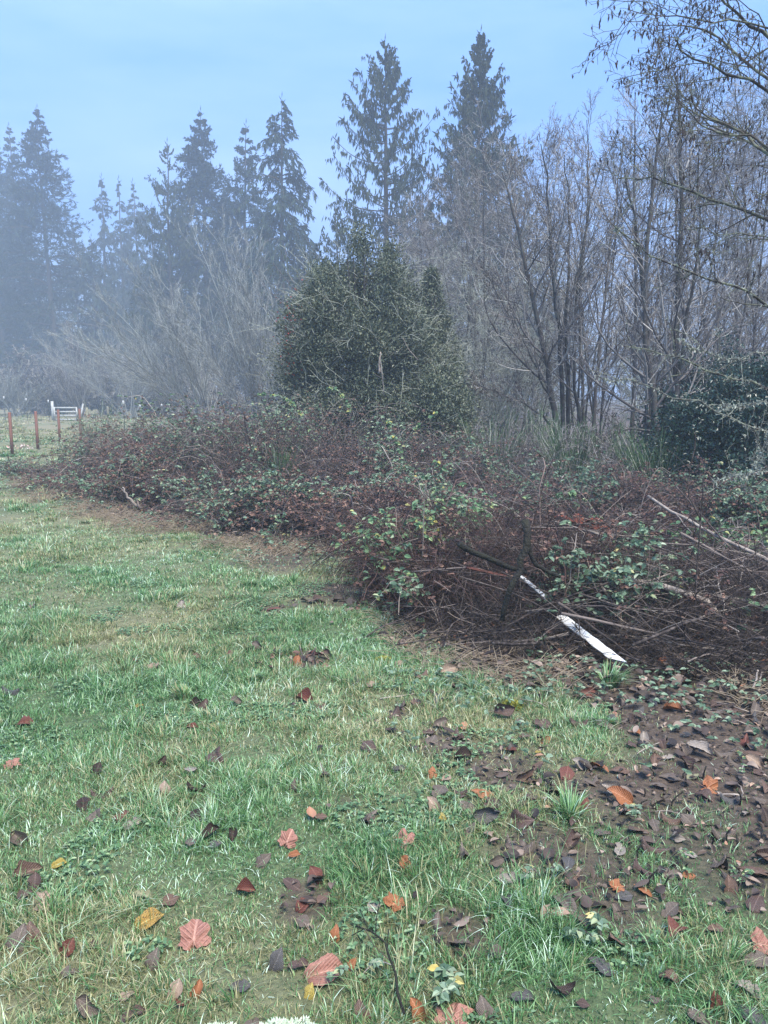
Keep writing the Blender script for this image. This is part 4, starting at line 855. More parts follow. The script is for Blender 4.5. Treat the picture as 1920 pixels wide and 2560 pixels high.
# ------------------------------------------------------------------ tree at the frame's side with lichened boughs
TB = np.array([4.9, 7.6, 0.]); TB[2] = hz(TB[0], TB[1])
root = thing('alder_tree', 'large leafless tree standing outside the photo, its lichened boughs with dark catkins reach in', 'leafless tree', tuple(TB))
tr = MB(); P = poly([[0, 0, -.05], [.05, 0, 2], [.0, .1, 4], [.1, .1, 6.5]], 14); tr.tubes(P[None], np.linspace(.15, .06, 14)[None], 10); tr.build('trunk', M['bark_alder'], root, (0, 0, 0))
BO = [  # boughs by what they cross, each at its own distance
 ([(2120, 260, 0), (1920, 95, -.2), (1830, 20, -.4), (1750, -60, -.5)], 7.2, .030, 1),
 ([(2120, 120, 0), (1920, 65, -.3), (1780, 55, -.5), (1660, 38, -.7), (1570, 28, -.8)], 7.0, .014, 1),
 ([(2120, 330, 0), (1930, 215, 0), (1830, 120, .2), (1760, 70, .3), (1650, 60, .3)], 7.4, .024, 1),
 ([(2120, 420, 0), (1920, 230, -.3), (1820, 180, -.5), (1700, 125, -.6), (1690, 90, -.7)], 7.2, .022, 1),
 ([(2120, 560, 0), (1920, 390, .3), (1850, 330, .5), (1740, 270, .6), (1700, 225, .7)], 7.8, .026, 1),
 ([(2100, 520, .6), (1920, 375, .6), (1830, 320, .8), (1750, 290, 1.), (1660, 215, 1.2)], 8, .024, 1),
 ([(2120, 660, 0), (1915, 550, -.1), (1800, 505, -.2), (1700, 465, -.3), (1610, 445, -.4), (1545, 450, -.4)], 7.6, .024, .5),
 ([(2100, 700, .5), (1920, 380, .5), (1790, 330, .6), (1700, 255, .8), (1660, 205, .9)], 7.6, .02, 1),
 ([(2120, 430, 1.2), (1910, 375, 1.2), (1850, 345, 1.3), (1770, 310, 1.4), (1730, 270, 1.5), (1690, 238, 1.5)], 8, .022, 1),
 ([(2120, 780, 0), (1930, 600, 0), (1880, 590, 0), (1790, 580, 0), (1700, 560, 0)], 7.2, .012, .6),
 ([(2120, 900, 0), (1920, 770, -.2), (1850, 720, -.4), (1750, 690, -.5), (1600, 620, -.6), (1530, 560, -.7)], 7.0, .02, .2),
 ([(2120, 960, 0), (1920, 885, -.3), (1830, 900, -.5), (1760, 880, -.6), (1700, 850, -.7)], 6.6, .008, 0),
 ([(2120, 1050, 0), (1920, 970, -.2), (1800, 935, -.4), (1700, 895, -.5), (1560, 870, -.6)], 6.8, .018, .05),
 ([(2120, 1130, 0), (1920, 1075, -.2), (1840, 1055, -.4), (1740, 1010, -.5), (1600, 960, -.6), (1480, 940, -.6)], 6.6, .016, .0),
 ([(2120, 1010, 0), (1920, 1010, -.4), (1850, 1018, -.5), (1800, 1025, -.6)], 6.2, .007, 0),
 ([(2100, 1150, 0), (1920, 1175, -.3), (1860, 1190, -.5), (1790, 1200, -.6)], 6.0, .009, 0),
 ([(2000, 1000, 0), (1920, 1090, -.1), (1895, 1150, -.2), (1885, 1165, -.2)], 6.2, .006, 0),
]
tgtrunk = TB + [0, .05, 0]
for pts, Y_, r, ck in BO:
    P = np.array([W(px, py, Y_ + d) for px, py, d in pts]); P = np.concatenate([[[TB[0] + .03, TB[1], max(.8, P[0][2] - .3)]], P]) - TB
    P = poly(P, 16); P[2:] += rng.normal(0, .012, (14, 3)); Rr = r * .72 * np.linspace(1.2, .22, 16)
    bo = MB(); bo.tubes(P[None], Rr[None], 7)
    A, AR = grow(P[None], Rr[None], 16 if ck >= .5 else 7, .18, 1, 45, .7 if ck >= .5 else .38, 7, .13, .02 if ck else 0, .5, taper=.35); bo.tubes(A, clampr(AR, .0028), 4)
    B2, BR2 = grow(A, AR, 6 if ck >= .5 else 3, .15, 1, 48, .24 if ck >= .5 else .14, 5, .16, -.03, .6); bo.tubes(B2, clampr(BR2, .002), 3)
    if ck >= .5: C2, CR2 = grow(B2, BR2, 3, .2, 1, 50, .12, 4, .16, -.06, .7); bo.tubes(C2, clampr(CR2, .0016), 3)
    bob = bo.build('bough', M['bough'] if ck else M['lichen_bough'], root, (0, 0, 0))
    if ck:
        p, d = tips(C2 if ck >= .5 else B2, 1, .7); k = rng.random(len(p)) < .6 * ck; p = p[k]
        c_ = MB(); c_.slivers(p, rng.normal(size=p.shape) * .2 + [0, 0, -1.], .028 + .035 * rng.random(len(p)), .015)
        k2 = rng.random(len(p)) < .35; c_.slivers(p[k2], rng.normal(size=p[k2].shape) * .4 + [0, 0, -1.], .018, .016); c_.build('catkins', M['catkin'], bob, (0, 0, 0), smooth=False)
    if ck < .9:   # lichen tufts
        n = int(220 * (1.2 - ck)); p, d = tips(P[None], n, .2); l_ = MB(); l_.slivers(p + rng.normal(0, .008, p.shape), rng.normal(size=p.shape) + [0, 0, -.3], .035 * (.4 + rng.random(n)), .010)
        p, d = tips(A, 8, .0); l_.slivers(p, rng.normal(size=p.shape), .022 * (.4 + rng.random(len(p))), .007); l_.build('lichen', M['twig_lichen'], bob, (0, 0, 0), smooth=False)

# ------------------------------------------------------------------ ferns
def fern(px, py_, Y, n, Ls, label, m='fern', seed=0):
    base = W(px, py_, Y); base[2] = max(hz(base[0], base[1]), base[2]) if m == 'bracken' else hz(base[0], base[1]); root = thing('fern', label, 'fern', tuple(base))
    for i in range(n):
        az = i * 6.28 / n + rng.normal() * .3; ln = Ls * (.7 + .5 * rng.random()); K = 22; u = np.linspace(0, 1, K)
        P = np.stack([np.cos(az) * ln * u ** 1.2 * .75, np.sin(az) * ln * u ** 1.2 * .75, ln * (1.05 * u - .75 * u ** 2.4)], -1); b = MB(); b.tubes(P[None], np.linspace(.004, .001, K)[None], 4)
        T = norm(np.gradient(P, axis=0)); sd_ = norm(np.cross(T, [0, 0, 1.])); w_ = ln * .17 * np.sin(np.clip(u * 1.02, 0, 1) * math.pi) ** .6 * (1.1 - u * .75) + .004
        for sgn in (-1, 1):
            for o_ in (0, .5):
                q = P[2:-1] + (P[3:] - P[2:-1]) * o_; b.leaves(q, sd_[2:-1] * sgn + T[2:-1] * .35 + [0, 0, -.15], np.cross(sd_[2:-1], T[2:-1]), w_[2:-1], ln * .028, np.full(K - 3, rng.random()))
        b.build('frond', M[m], root, (0, 0, 0), smooth=False)
fern(1860, 1420, 7.4, 11, .62, 'pale green arching fern before the dark holly')
fern(1900, 1420, 7.9, 9, .5, 'second green fern half behind the arching one')
fern(1760, 1400, 8.1, 9, .45, 'small dark fern low between bramble and dark holly')
fern(1605, 1400, 8.3, 8, .42, 'dull fern half hidden under the green broom')
fern(1445, 1330, 6.0, 7, .32, 'dead red bracken frond cluster on the brush pile', 'bracken')
fern(1490, 1340, 6.1, 5, .28, 'smaller dead rust-red bracken beside the leafy canes', 'bracken')

# ------------------------------------------------------------------ fence posts, gate, snag
def post(px, pb, ptop, rad, label, m='post', name='fence_post', group='red-brown posts across the field'):
    g = G(px, pb); g[2] = hz(g[0], g[1]); H = W(px, ptop, g[1])[2] - g[2]; b = MB()
    P = np.array([[0, 0, -.1], [0, 0, H * .5], [0, 0, H - .015], [0, 0, H]]); b.tubes(P[None], np.array([[rad, rad * .98, rad * .96, rad * .88]]), 14, cap=True, rnd=.4)
    o = b.build(name, M[m]); o.location = g; return tag(o, label, 'post', group)
post(31, 1136, 1031, .045, 'red-brown post with pale scraps at its foot, tallest of four', )
post(95, 1122, 1028, .045, 'second red-brown post, beside the pinkish scrap heap')
post(150, 1105, 1024, .045, 'third red-brown post, in front of the white gate')
post(203, 1103, 1022, .045, 'fourth red-brown post, beside the pale mossy post')
post(221, 1096, 1019, .055, 'pale mossy old post at the end of the bramble', 'pale_post', group=None)
post(272, 1078, 1016, .05, 'pale short post half sunk behind the bramble', 'pale_post', group=None)
g0 = G(131, 1052); g1 = G(202, 1052); g0[2] = hz(g0[0], g0[1]) ; g1[2] = hz(g1[0], g1[1]); root = thing('field_gate', 'white four-rail wooden field gate at the far side of the field', 'gate', tuple(g0))
d = g1 - g0; Lg = float(np.hypot(d[0], d[1])); root.rotation_euler = (0, 0, math.atan2(d[1], d[0])); sc = g0[1] / F
b = MB(); b.tubes(np.array([[[.05, 0, 0], [.05, 0, 48 * sc]]]), np.array([[.09, .085]]), 10, cap=True, rnd=.5); b.build('gate_post', M['gate'], root, (0, 0, 0))
b = MB(); b.tubes(np.array([[[Lg - .05, 0, 0], [Lg + .22, 0, 42 * sc]]]), np.array([[.06, .055]]), 10, cap=True, rnd=.5); b.build('gate_post', M['gate'], root, (0, 0, 0))
for k, z in enumerate((3, 13, 22, 32)): b = MB(); b.box((Lg * .46, 0, z * sc), (Lg * .86, .05, .10)); b.build('rail', M['gate'], root, (0, 0, 0))
for xx in (.18, Lg * .88): b = MB(); b.box((xx, -.045, 17 * sc), (.09, .035, 34 * sc)); b.build('stile', M['gate'], root, (0, 0, 0))
def tpost(px, pb, ptop, cap_h, label):
    g = G(px, pb); g[2] = hz(g[0], g[1]); H = W(px, ptop, g[1])[2] - g[2]; root = thing('fence_stake', label, 'stake', tuple(g), 'white-capped steel stakes of the wire fence'); b = MB()
    b.box((0, 0, H / 2), (.035, .006, H)); b.box((0, -.018, H / 2), (.006, .03, H)); b.build('stake', M['steel'], root, (0, 0, 0)); b = MB(); b.box((0, -.01, H - cap_h / 2 + .01), (.07, .07, cap_h)); b.build('cap', M['cap'], root, (0, 0, 0)); return g, H
PS = [tpost(14, 1052, 991, .2, 'faint white-capped stake above the first red post'), tpost(69, 1052, 996, .2, 'faint white-capped stake above the second red post'),
      tpost(124, 1052, 1000, .2, 'white-capped stake just before the white gate'), tpost(312, 1082, 1002, .22, 'tall dark stake with white cap beyond the bramble hump'),
      tpost(352, 1052, 1012, .2, 'short white-capped stake, first past the tall dark one'), tpost(406, 1052, 1010, .2, 'white-capped stake, second past the tall dark one'),
      tpost(444, 1052, 1014, .2, 'white-capped stake, third past the tall dark one'), tpost(459, 1052, 1012, .2, 'white-capped stake, last before the pale clump')]
b = MB(); rows = []
for i, j in ((0, 1), (1, 2), (4, 5), (5, 6), (6, 7)):
    (a_, ha), (c_, hc) = PS[i], PS[j]
    for fz in (.35, .6, .85): rows.append([a_ + [0, 0, ha * fz], (a_ + c_) / 2 + [0, 0, (ha + hc) / 2 * fz - .02], c_ + [0, 0, hc * fz]])
b.tubes(np.array(rows), np.full((len(rows), 3), .004), 3); tag(b.build('fence_wire', M['wire']), 'thin wires strung between the white-capped stakes', 'wire')
(x0, h0), (x1, h1) = (G(221, 1096), .9), PS[3]
b = MB(); b.tubes(np.array([[x0 + [0, 0, .55], x1 + [0, 0, .5]], [x0 + [0, 0, .8], x1 + [0, 0, .8]]]), np.full((2, 2), .006), 3)
tag(b.build('fence_wire', M['wire']), 'two sagging wires from the pale mossy post into the bramble', 'wire')
def scraps(px, py, n, sp_, sz, label, m='scrap', name='scrap_heap'):
    g = G(px, py); g[2] = hz(g[0], g[1]); b = MB()
    for i in range(n):
        c_ = rng.normal(size=3) * sp_; c_[2] = abs(c_[2]) * .5 + .02; b.leaves(np.array([c_]), rng.normal(size=(1, 3)) * [1, 1, .3], rng.normal(size=(1, 3)) * .4 + [0, 0, 1], sz, sz * .6, rng.random(1))
    o = b.build(name, M[m], smooth=False); o.location = g; tag(o, label, 'scraps')
scraps(55, 1126, 22, .14, .12, 'pinkish scrap heap on the grass between the first two red posts')
scraps(30, 1137, 7, .16, .06, 'few white scraps around the foot of the first red post', 'cap')
scraps(232, 1180, 16, .2, .16, 'pale broken wood chips on the low grey bramble patch')
# snapped sticks and root snag at the thicket edge
stick([W(345, 1268, 10.4), W(320, 1240, 10.4), W(306, 1218, 10.4)], .022, 'snapped pale-ended stick leaning up at the thicket edge', 'stick_pale', group=None)
stick([W(352, 1272, 10.3), W(342, 1248, 10.3)], .022, 'short stub leaning beside the snapped stick', 'stick', group=None)
stick([W(450, 1254, 10.3), W(475, 1236, 10.3), W(495, 1232, 10.4)], .012, 'thin curved pale stick beyond the dry grass at the thicket edge', 'stick_pale', group=None)
stick([G(612, 1275) + [0, 0, .1], W(628, 1240, 9.9), W(643, 1218, 9.9)], .020, 'dark stub standing up from the root snag', 'stick_dark', group=None, forks=2)
for k, (a_, c_) in enumerate([((620, 1260), (545, 1282)), ((620, 1262), (690, 1268)), ((618, 1264), (560, 1300)), ((622, 1262), (600, 1300))]):
    stick([W(*a_, 9.9), W((a_[0] + c_[0]) / 2, (a_[1] + c_[1]) / 2 - 6, 9.8), W(*c_, 9.6)], .013, 'root arm spreading from the dark snag at the lawn edge', 'stick', group='root arms of the dark snag', forks=2)
stick([W(893, 1345, 8.3), W(920, 1338, 8.3), W(945, 1340, 8.3)], .008, 'bent pale stick at the foot of the leafy bramble corner', 'stick_pale', group=None)
stick([W(741, 1332, 8.7), W(755, 1355, 8.6)], .014, 'short peeled tan stick at the lawn edge', 'stick_pale', group=None)
stick([W(948, 934, 13.2), W(949, 905, 13.2), W(951, 880, 13.2)], .022, 'short pale dead stub against the dark holly', 'stick_pale', group=None, tip=.6)
stick([W(960, 990, 13.2), W(955, 930, 13.1), W(950, 900, 13.1)], .008, 'thin pale twig below the dead stub in the holly', 'stick_pale', group=None, forks=2)
stick([W(1045, 900, 13.3), W(1020, 870, 13.3), W(1008, 845, 13.3)], .008, 'pale dead twig slanting across the holly', 'stick_pale', group=None)
# thorny stump on lawn
g = G(765, 1652); g[2] = hz(g[0], g[1]); root = thing('bramble_stump', 'small cut thorny stump with red stems in the lawn', 'stump', tuple(g))
for k in range(6):
    az = rng.random() * 6.28; ln = rng.uniform(.04, .12); b = MB(); e_ = np.array([math.cos(az) * ln * .7, math.sin(az) * ln * .7, ln * .9]); P = poly([[0, 0, 0], e_ * .5 + rng.normal(0, .01, 3), e_], 6); b.tubes(P[None], np.linspace(.005, .003, 6)[None], 5, cap=True); b.build('stem', M['cane'], root, (0, 0, 0))
b = MB(); p = rng.normal(size=(26, 3)) * [.12, .10, .0] + [0, 0, .03]; b.leaves(p, rng.normal(size=p.shape) * [1, 1, .3], rng.normal(size=p.shape) * .5 + [0, 0, 1], .05, .03); b.build('dead_leaves', M['brown_leaf'], root, (0, 0, 0), smooth=False)

# ------------------------------------------------------------------ fallen leaves
def oval_mesh(name, m, seed, curl=.3, fold=.3, twist=0., serr=.03):
    r = np.random.default_rng(seed); nu, nv = 21, 9; u = np.linspace(0, 1, nu)[:, None]; v = np.linspace(-1, 1, nv)[None]
    wdt = .29 * np.sin(np.pi * np.clip(u, .0, 1) ** .85) ** .75 * (1 + serr * np.sin(u * 75)) + .003
    wdt = wdt * np.where(v < 0, 1 + .22 * np.sin(u * 6 + seed), 1 + .22 * np.sin(u * 7.3 + seed * 2.1)) * (1 - .45 * np.exp(-((u - r.random()) / .05) ** 2) * (np.abs(v) > .9) * np.sign(v - r.choice([-.5, .5])).clip(0, 1))
    x = u + 0 * v - .5; y = v * wdt; rb = .012 * np.abs(v) * np.sin((u - np.abs(v) * .18) * 30 * 1.0)
    z = fold * np.abs(y) - curl * (x ** 2) + rb + .04 * np.sin(u * 5 + v * 2.3 + seed) * np.abs(v) + curl * .8 * np.maximum(np.abs(v) - .55, 0) * r.choice([-.35, .35, .6])
    a = twist * x; y2 = y * np.cos(a) - z * np.sin(a); z2 = y * np.sin(a) + z * np.cos(a)
    V = np.stack([x, y2, z2], -1).reshape(-1, 3); ii, jj = np.meshgrid(np.arange(nu - 1), np.arange(nv - 1), indexing='ij')
    f = np.stack([ii * nv + jj, (ii + 1) * nv + jj, (ii + 1) * nv + jj + 1, ii * nv + jj + 1], -1).reshape(-1, 4)
    uv = np.stack([u + 0 * v, (v * wdt / .31)], -1).reshape(-1, 2) + 1e-5
    b = MB(); b.add(V, None, f, .5, None, uv); st = np.array([[[-.5, 0, 0], [-.62, 0, .01], [-.72, .03, .0]]]) + [0, 0, -curl * .25]; n0 = b.n; b.tubes(st, np.array([[.008, .007, .006]]), 4)
    return b.mesh(name, LM[m])
def maple_mesh(name, m, seed, fold=.35, curl=.4):
    r = np.random.default_rng(seed); ang = np.radians([0, 14, 24, 38, 52, 62, 74, 90, 104, 118, 128, 142, 160, 172]); rad = np.array([.60, .50, .44, .52, .56, .46, .38, .44, .45, .38, .32, .32, .24, .12])
    A = np.concatenate([-ang[::-1], ang[1:]]); Rd = np.concatenate([rad[::-1], rad[1:]]) * (1 + .08 * r.normal(size=27)); rings = 6; V = [[0, 0, 0]]; uv = [[.5, 0.001]]
    for k in range(1, rings + 1):
        s_ = k / rings
        for a, q in zip(A, Rd):
            rr = q * s_; x, y = math.cos(a) * rr, math.sin(a) * rr; lobe = abs(math.sin(a * 3.4)); z = fold * abs(y) * .7 - curl * (x * x + y * y) * 1.1 + .09 * s_ * math.sin(a * 4 + seed) + .06 * s_ * math.sin(a * 9 + seed * 2) + .04 * s_ * s_ * (lobe - .5)
            V.append([x, y, z]); uv.append([.5 + x * .8, y * 1.2 + .001])
    n = len(A); f3 = [[0, 1 + j, 2 + j] for j in range(n - 1)]; f4 = []
    for k in range(rings - 1):
        for j in range(n - 1): a = 1 + k * n + j; f4.append([a, a + n, a + n + 1, a + 1])
    b = MB(); b.add(V, f3, f4, .5, None, np.array(uv)); b.tubes(np.array([[[0, 0, 0], [-.2, .01, .02], [-.45, .05, .02]]]), np.array([[.01, .008, .008]]), 4); return b.mesh(name, LM[m])
_lc = {}
def hash_(v): return v if isinstance(v, int) else v[1] + {'flat': 0, 'up': 3, 'curl': 5, 'cup': 8}[str(v[0])]
def leafmesh(kind, m, var, curl, fold, tw):
    k = (kind, m, var)
    if k not in _lc: _lc[k] = maple_mesh('fallen_leaf', m, hash_(var) * 7 + 3, fold, curl) if kind == 'maple' else oval_mesh('fallen_leaf', m, hash_(var) * 5 + 1, curl, fold, tw)
    return _lc[k]
def leaf(x, y, size, kind, m, var, rot, label, group, lift=.03, curl=.3, fold=.3, tw=0., key=None):
    me = leafmesh(kind, m, var if key is None else key, curl, fold, tw); o = bpy.data.objects.new('fallen_leaf', me); COL.objects.link(o)
    o.location = (x, y, float(hz(x, y)) + lift); o.rotation_euler = rot; o.scale = (size,) * 3; tag(o, label, 'leaf', group); return o
def LP(cx, cy, right=0): return (960 if right else 0) + cx * .5787, 1700 + cy * .5787
HL = [  # crop, cx, cy, px length, kind, colour, pose(flat/up/curl/cup), turn deg, label
 (0, 1240, 690, 95, 'maple', 'salmon', 'up', 70, 'pinkish folded maple leaf standing upright over an orange scrap'), (0, 1272, 735, 55, 'oval', 'orange', 'curl', 15, 'bright orange leaf lobe under the folded pinkish maple leaf'),
 (0, 1135, 765, 90, 'oval', 'grey', 'up', 40, 'dark curled ribbed leaf beside the folded pinkish maple leaf'), (1, 95, 690, 165, 'maple', 'salmon', 'flat', 150, 'large salmon maple leaf lying flat on the grass'),
 (0, 838, 1095, 150, 'maple', 'salmon', 'up', 95, 'big tan-pink maple leaf propped nearly upright in the grass'), (0, 640, 1000, 130, 'oval', 'mustard', 'curl', 35, 'mustard-brown leaf rolled lengthwise, dark beneath'),
 (0, 735, 915, 100, 'oval', 'brown', 'flat', 40, 'oval brown leaf touching the rolled mustard leaf'), (0, 170, 942, 90, 'maple', 'tan', 'curl', 20, 'curled tan-pink leaf with a dark hollow below'),
 (0, 150, 862, 90, 'oval', 'purple', 'up', 100, 'dark purple pointed leaf standing on edge'), (0, 105, 900, 80, 'oval', 'purple', 'flat', 15, 'flat purple-grey leaf against the standing pointed leaf'),
 (0, 72, 1115, 130, 'oval', 'grey', 'up', 80, 'large grey-brown leaf upright at the photo edge'), (0, 130, 1080, 110, 'oval', 'brown', 'up', 110, 'brown leaf curling over behind the large grey-brown one'),
 (0, 285, 1140, 95, 'oval', 'redbrown', 'up', 60, 'reddish brown tent-shaped leaf in deep grass'), (0, 302, 1225, 90, 'oval', 'grey', 'flat', 0, 'dark grey leaf just below the reddish tent-shaped leaf'),
 (0, 660, 1185, 100, 'oval', 'grey', 'up', 75, 'grey ribbed leaf on edge next to a tan scrap'), (0, 1192, 1190, 110, 'oval', 'slate', 'up', 65, 'slate ribbed leaf on edge at the end of the long red maple leaf'),
 (0, 1290, 1195, 110, 'oval', 'purple', 'flat', 10, 'flat mauve-brown leaf between slate leaf and red maple leaf'), (0, 1405, 1222, 190, 'oval', 'salmon', 'curl', 20, 'long reddish rolled maple leaf with curled orange tip'),
 (0, 1520, 1195, 60, 'oval', 'orange', 'up', 50, 'curled orange tip piece at the twig'), (0, 1035, 1288, 110, 'oval', 'slate', 'flat', 5, 'round dark slate leaf standing in grass'),
 (0, 570, 1415, 120, 'oval', 'purple', 'flat', 25, 'dark purple scalloped leaf near the bottom of the photo'), (0, 545, 1330, 75, 'oval', 'tan', 'flat', 30, 'small cream-tan leaf with straw beside it'),
 (0, 1447, 1082, 80, 'oval', 'orange', 'up', 80, 'rust-orange crumpled leaf standing upright'), (0, 1062, 872, 85, 'oval', 'redbrown', 'curl', 10, 'crumpled red-brown leaf in mid lawn'),
 (0, 618, 895, 95, 'oval', 'olive', 'flat', -10, 'pale green-grey leaf with yellow rim'), (0, 252, 765, 65, 'oval', 'yellow', 'curl', 30, 'small yellow leaf with black blotches near a rusty one'),
 (0, 120, 800, 110, 'oval', 'brown', 'curl', 30, 'long rusty curled leaf with a narrow edge'), (0, 710, 450, 75, 'oval', 'tan', 'up', 100, 'pale tan ribbed leaf standing like a sail'),
 (0, 415, 375, 75, 'oval', 'dark', 'up', 70, 'black curled leaf standing like a hook'), (0, 697, 342, 65, 'oval', 'dark', 'up', 60, 'dark brown folded leaf pointing up'),
 (0, 845, 465, 85, 'oval', 'dark', 'cup', 0, 'black cupped leaf above pale-tipped grass'), (0, 1382, 580, 80, 'oval', 'brown', 'flat', 10, 'rounded brown leaf beside two grey ones'),
 (0, 570, 590, 105, 'oval', 'silver', 'flat', 25, 'long thin silvery leaf with orange base'), (0, 935, 690, 70, 'oval', 'slate', 'flat', 10, 'round grey leaf above a yellow edge'),
 (0, 1612, 970, 90, 'oval', 'silver', 'flat', 20, 'silver-grey leaf by the middle of the lawn'), (0, 1335, 1310, 75, 'oval', 'yellow', 'up', 70, 'yellow leaf with black spots below the long red maple leaf'),
 (0, 110, 158, 75, 'oval', 'redbrown', 'curl', 10, 'dark red-brown leaf far out in the lawn'), (0, 830, 177, 50, 'oval', 'redbrown', 'curl', 0, 'small brick-red leaf far out in the lawn'),
 (0, 40, 335, 95, 'maple', 'salmon', 'flat', 0, 'flat orange-tan maple leaf at the photo edge'), (0, 1318, 62, 95, 'oval', 'redbrown', 'curl', -15, 'long maroon curled leaf in a dark hollow'),
 (0, 755, 1320, 95, 'oval', 'tan', 'up', 75, 'narrow tan leaf on edge in the grass'), (0, 852, 1312, 80, 'oval', 'orange', 'up', 80, 'narrow orange-red leaf half under grass blades'),
 (0, 785, 1375, 55, 'oval', 'redbrown', 'cup', 0, 'small deep red curled leaf near the narrow orange one'), (0, 400, 1110, 70, 'oval', 'purple', 'flat', 60, 'purple-black leaf between red tent leaf and grass tuft'),
 (0, 1310, 945, 90, 'oval', 'redbrown', 'curl', 50, 'deep red curled leaf within the brown cluster'), (0, 1400, 915, 90, 'oval', 'brown', 'flat', 40, 'brown leaf on top of the mid-lawn cluster'),
 (0, 1310, 1020, 100, 'oval', 'grey', 'flat', -30, 'grey-brown leaf at the bottom of the mid-lawn cluster'), (0, 1560, 1395, 110, 'oval', 'brown', 'up', 100, 'brown-orange leaf beside blue-green bramble leaflets'),
 (0, 1090, 1445, 90, 'oval', 'grey', 'flat', 0, 'grey leaf sunk in grass behind the pale lichen'), (0, 600, 80, 50, 'oval', 'mustard', 'flat', 0, 'small yellow-orange leaf far out in the lawn'),
 (1, 210, 400, 70, 'oval', 'orange', 'up', 85, 'bright rust leaf standing straight up beside a tan leaf'), (1, 270, 415, 75, 'oval', 'tan', 'flat', 50, 'tan leaf next to the standing rust leaf'),
 (1, 65, 377, 80, 'oval', 'slate', 'flat', 0, 'blue-slate leaf with a yellow fleck under it'), (1, 215, 540, 100, 'oval', 'tan', 'up', 120, 'tan-grey pointed leaf propped against yellow one'),
 (1, 255, 592, 60, 'oval', 'yellow', 'up', 100, 'black and yellow leaf beside the propped tan one'), (1, 40, 960, 100, 'maple', 'orange', 'curl', 60, 'orange leaf with raised stalk in mid lawn'),
 (1, 540, 845, 120, 'oval', 'silver', 'flat', -10, 'silver-grey ribbed oval leaf lying on top of the grass'), (1, 625, 805, 42, 'oval', 'orange', 'flat', 0, 'tiny orange leaf above the silver ribbed oval'),
 (1, 1000, 872, 95, 'maple', 'orange', 'flat', 20, 'orange-brown maple fragment on slate leaves'), (1, 1038, 912, 100, 'oval', 'slate', 'flat', 10, 'slate leaf under the orange-brown maple fragment'),
 (1, 1020, 715, 105, 'oval', 'silver', 'flat', 60, 'pale silver leaf with strong veins amid the litter'), (1, 945, 645, 90, 'oval', 'grey', 'flat', -20, 'narrow grey leaf on bare soil by a tuft'),
 (1, 1328, 590, 95, 'oval', 'grey', 'up', -50, 'ribbed grey leaf tilted toward the viewer among stubs'), (1, 1325, 727, 70, 'oval', 'silver', 'flat', -10, 'small pale silver leaf lit on the litter'),
 (1, 1490, 880, 100, 'oval', 'brown', 'up', 80, 'tan-brown rounded leaf facing the viewer'), (1, 1245, 812, 100, 'oval', 'grey', 'flat', 10, 'dark ribbed leaf tucked under an orange one'),
 (1, 1318, 820, 75, 'oval', 'orange', 'flat', 0, 'dull orange leaf over the dark ribbed one'), (1, 697, 1000, 95, 'oval', 'tan', 'up', 50, 'tan narrow leaf slanting in the grass'),
 (1, 1012, 985, 85, 'oval', 'grey', 'up', -65, 'grey leaf striped by veins, standing steeply'), (1, 1112, 1097, 80, 'oval', 'grey', 'flat', -30, 'single grey leaf with a dark stalk on open grass'),
 (1, 492, 1147, 100, 'oval', 'grey', 'flat', -10, 'grey leaf below a straw-coloured strip'), (1, 940, 1210, 140, 'oval', 'slate', 'flat', -35, 'big blue-slate leaf under bramble leaflets'),
 (1, 600, 1328, 115, 'oval', 'slate', 'flat', -5, 'long dark slate leaf near the bottom of the photo'), (1, 770, 1312, 100, 'oval', 'dark', 'cup', 0, 'dark dome-shaped leaf beside the long slate leaf'),
 (1, 862, 1362, 70, 'oval', 'purple', 'flat', -20, 'small mauve leaf right of the dark dome-shaped one'.replace('right of', 'next to')), (1, 437, 1390, 115, 'oval', 'grey', 'up', 100, 'large grey ribbed leaf upright beside the salmon maple at the bottom'),
 (1, 295, 1415, 190, 'maple', 'salmon', 'flat', 80, 'large salmon maple leaf cut by the bottom of the photo'), (1, 150, 1388, 120, 'oval', 'orange', 'up', 120, 'orange-brown leaf behind the bottom salmon maple leaf'),
 (1, 220, 1282, 110, 'oval', 'olive', 'flat', 0, 'olive-grey leaf above the bottom salmon maple leaf'), (1, 1585, 1312, 140, 'oval', 'silver', 'flat', -20, 'very large silvery leaf at the photo corner'),
 (1, 1385, 1445, 160, 'oval', 'grey', 'flat', -40, 'very large ribbed grey leaf cut by the bottom of the photo'), (1, 1175, 1350, 60, 'oval', 'grey', 'flat', 0, 'small round grey leaf near long green blades'),
 (1, 1620, 1125, 110, 'maple', 'salmon', 'curl', 0, 'red-brown maple scrap over big grey leaves'), (1, 1610, 1190, 130, 'oval', 'grey', 'flat', 10, 'big grey leaf under the red-brown maple scrap'),
 (1, 697, 247, 55, 'oval', 'orange', 'up', 30, 'rusty leaf above a yellow dot leaf'), (1, 667, 295, 36, 'oval', 'yellow', 'flat', 0, 'tiny yellow leaf under the rusty one'),
 (1, 868, 527, 80, 'oval', 'redbrown', 'up', 60, 'red-brown leaf at the edge of the dark bushy tuft'), (1, 985, 132, 70, 'maple', 'salmon', 'flat', 0, 'salmon scrap leaf below the brush pile'),
 (1, 1100, 112, 65, 'oval', 'slate', 'up', 30, 'slate leaf propped beyond the salmon scrap'), (1, 1210, 180, 34, 'oval', 'tan', 'flat', 0, 'tiny cream leaf on bare soil'),
 (1, 920, 155, 70, 'oval', 'slate', 'flat', 0, 'blue-grey leaf behind the small soil tuft'), (1, 1400, 445, 110, 'maple', 'orange', 'curl', -20, 'orange-tan torn leaf on the upper litter'),
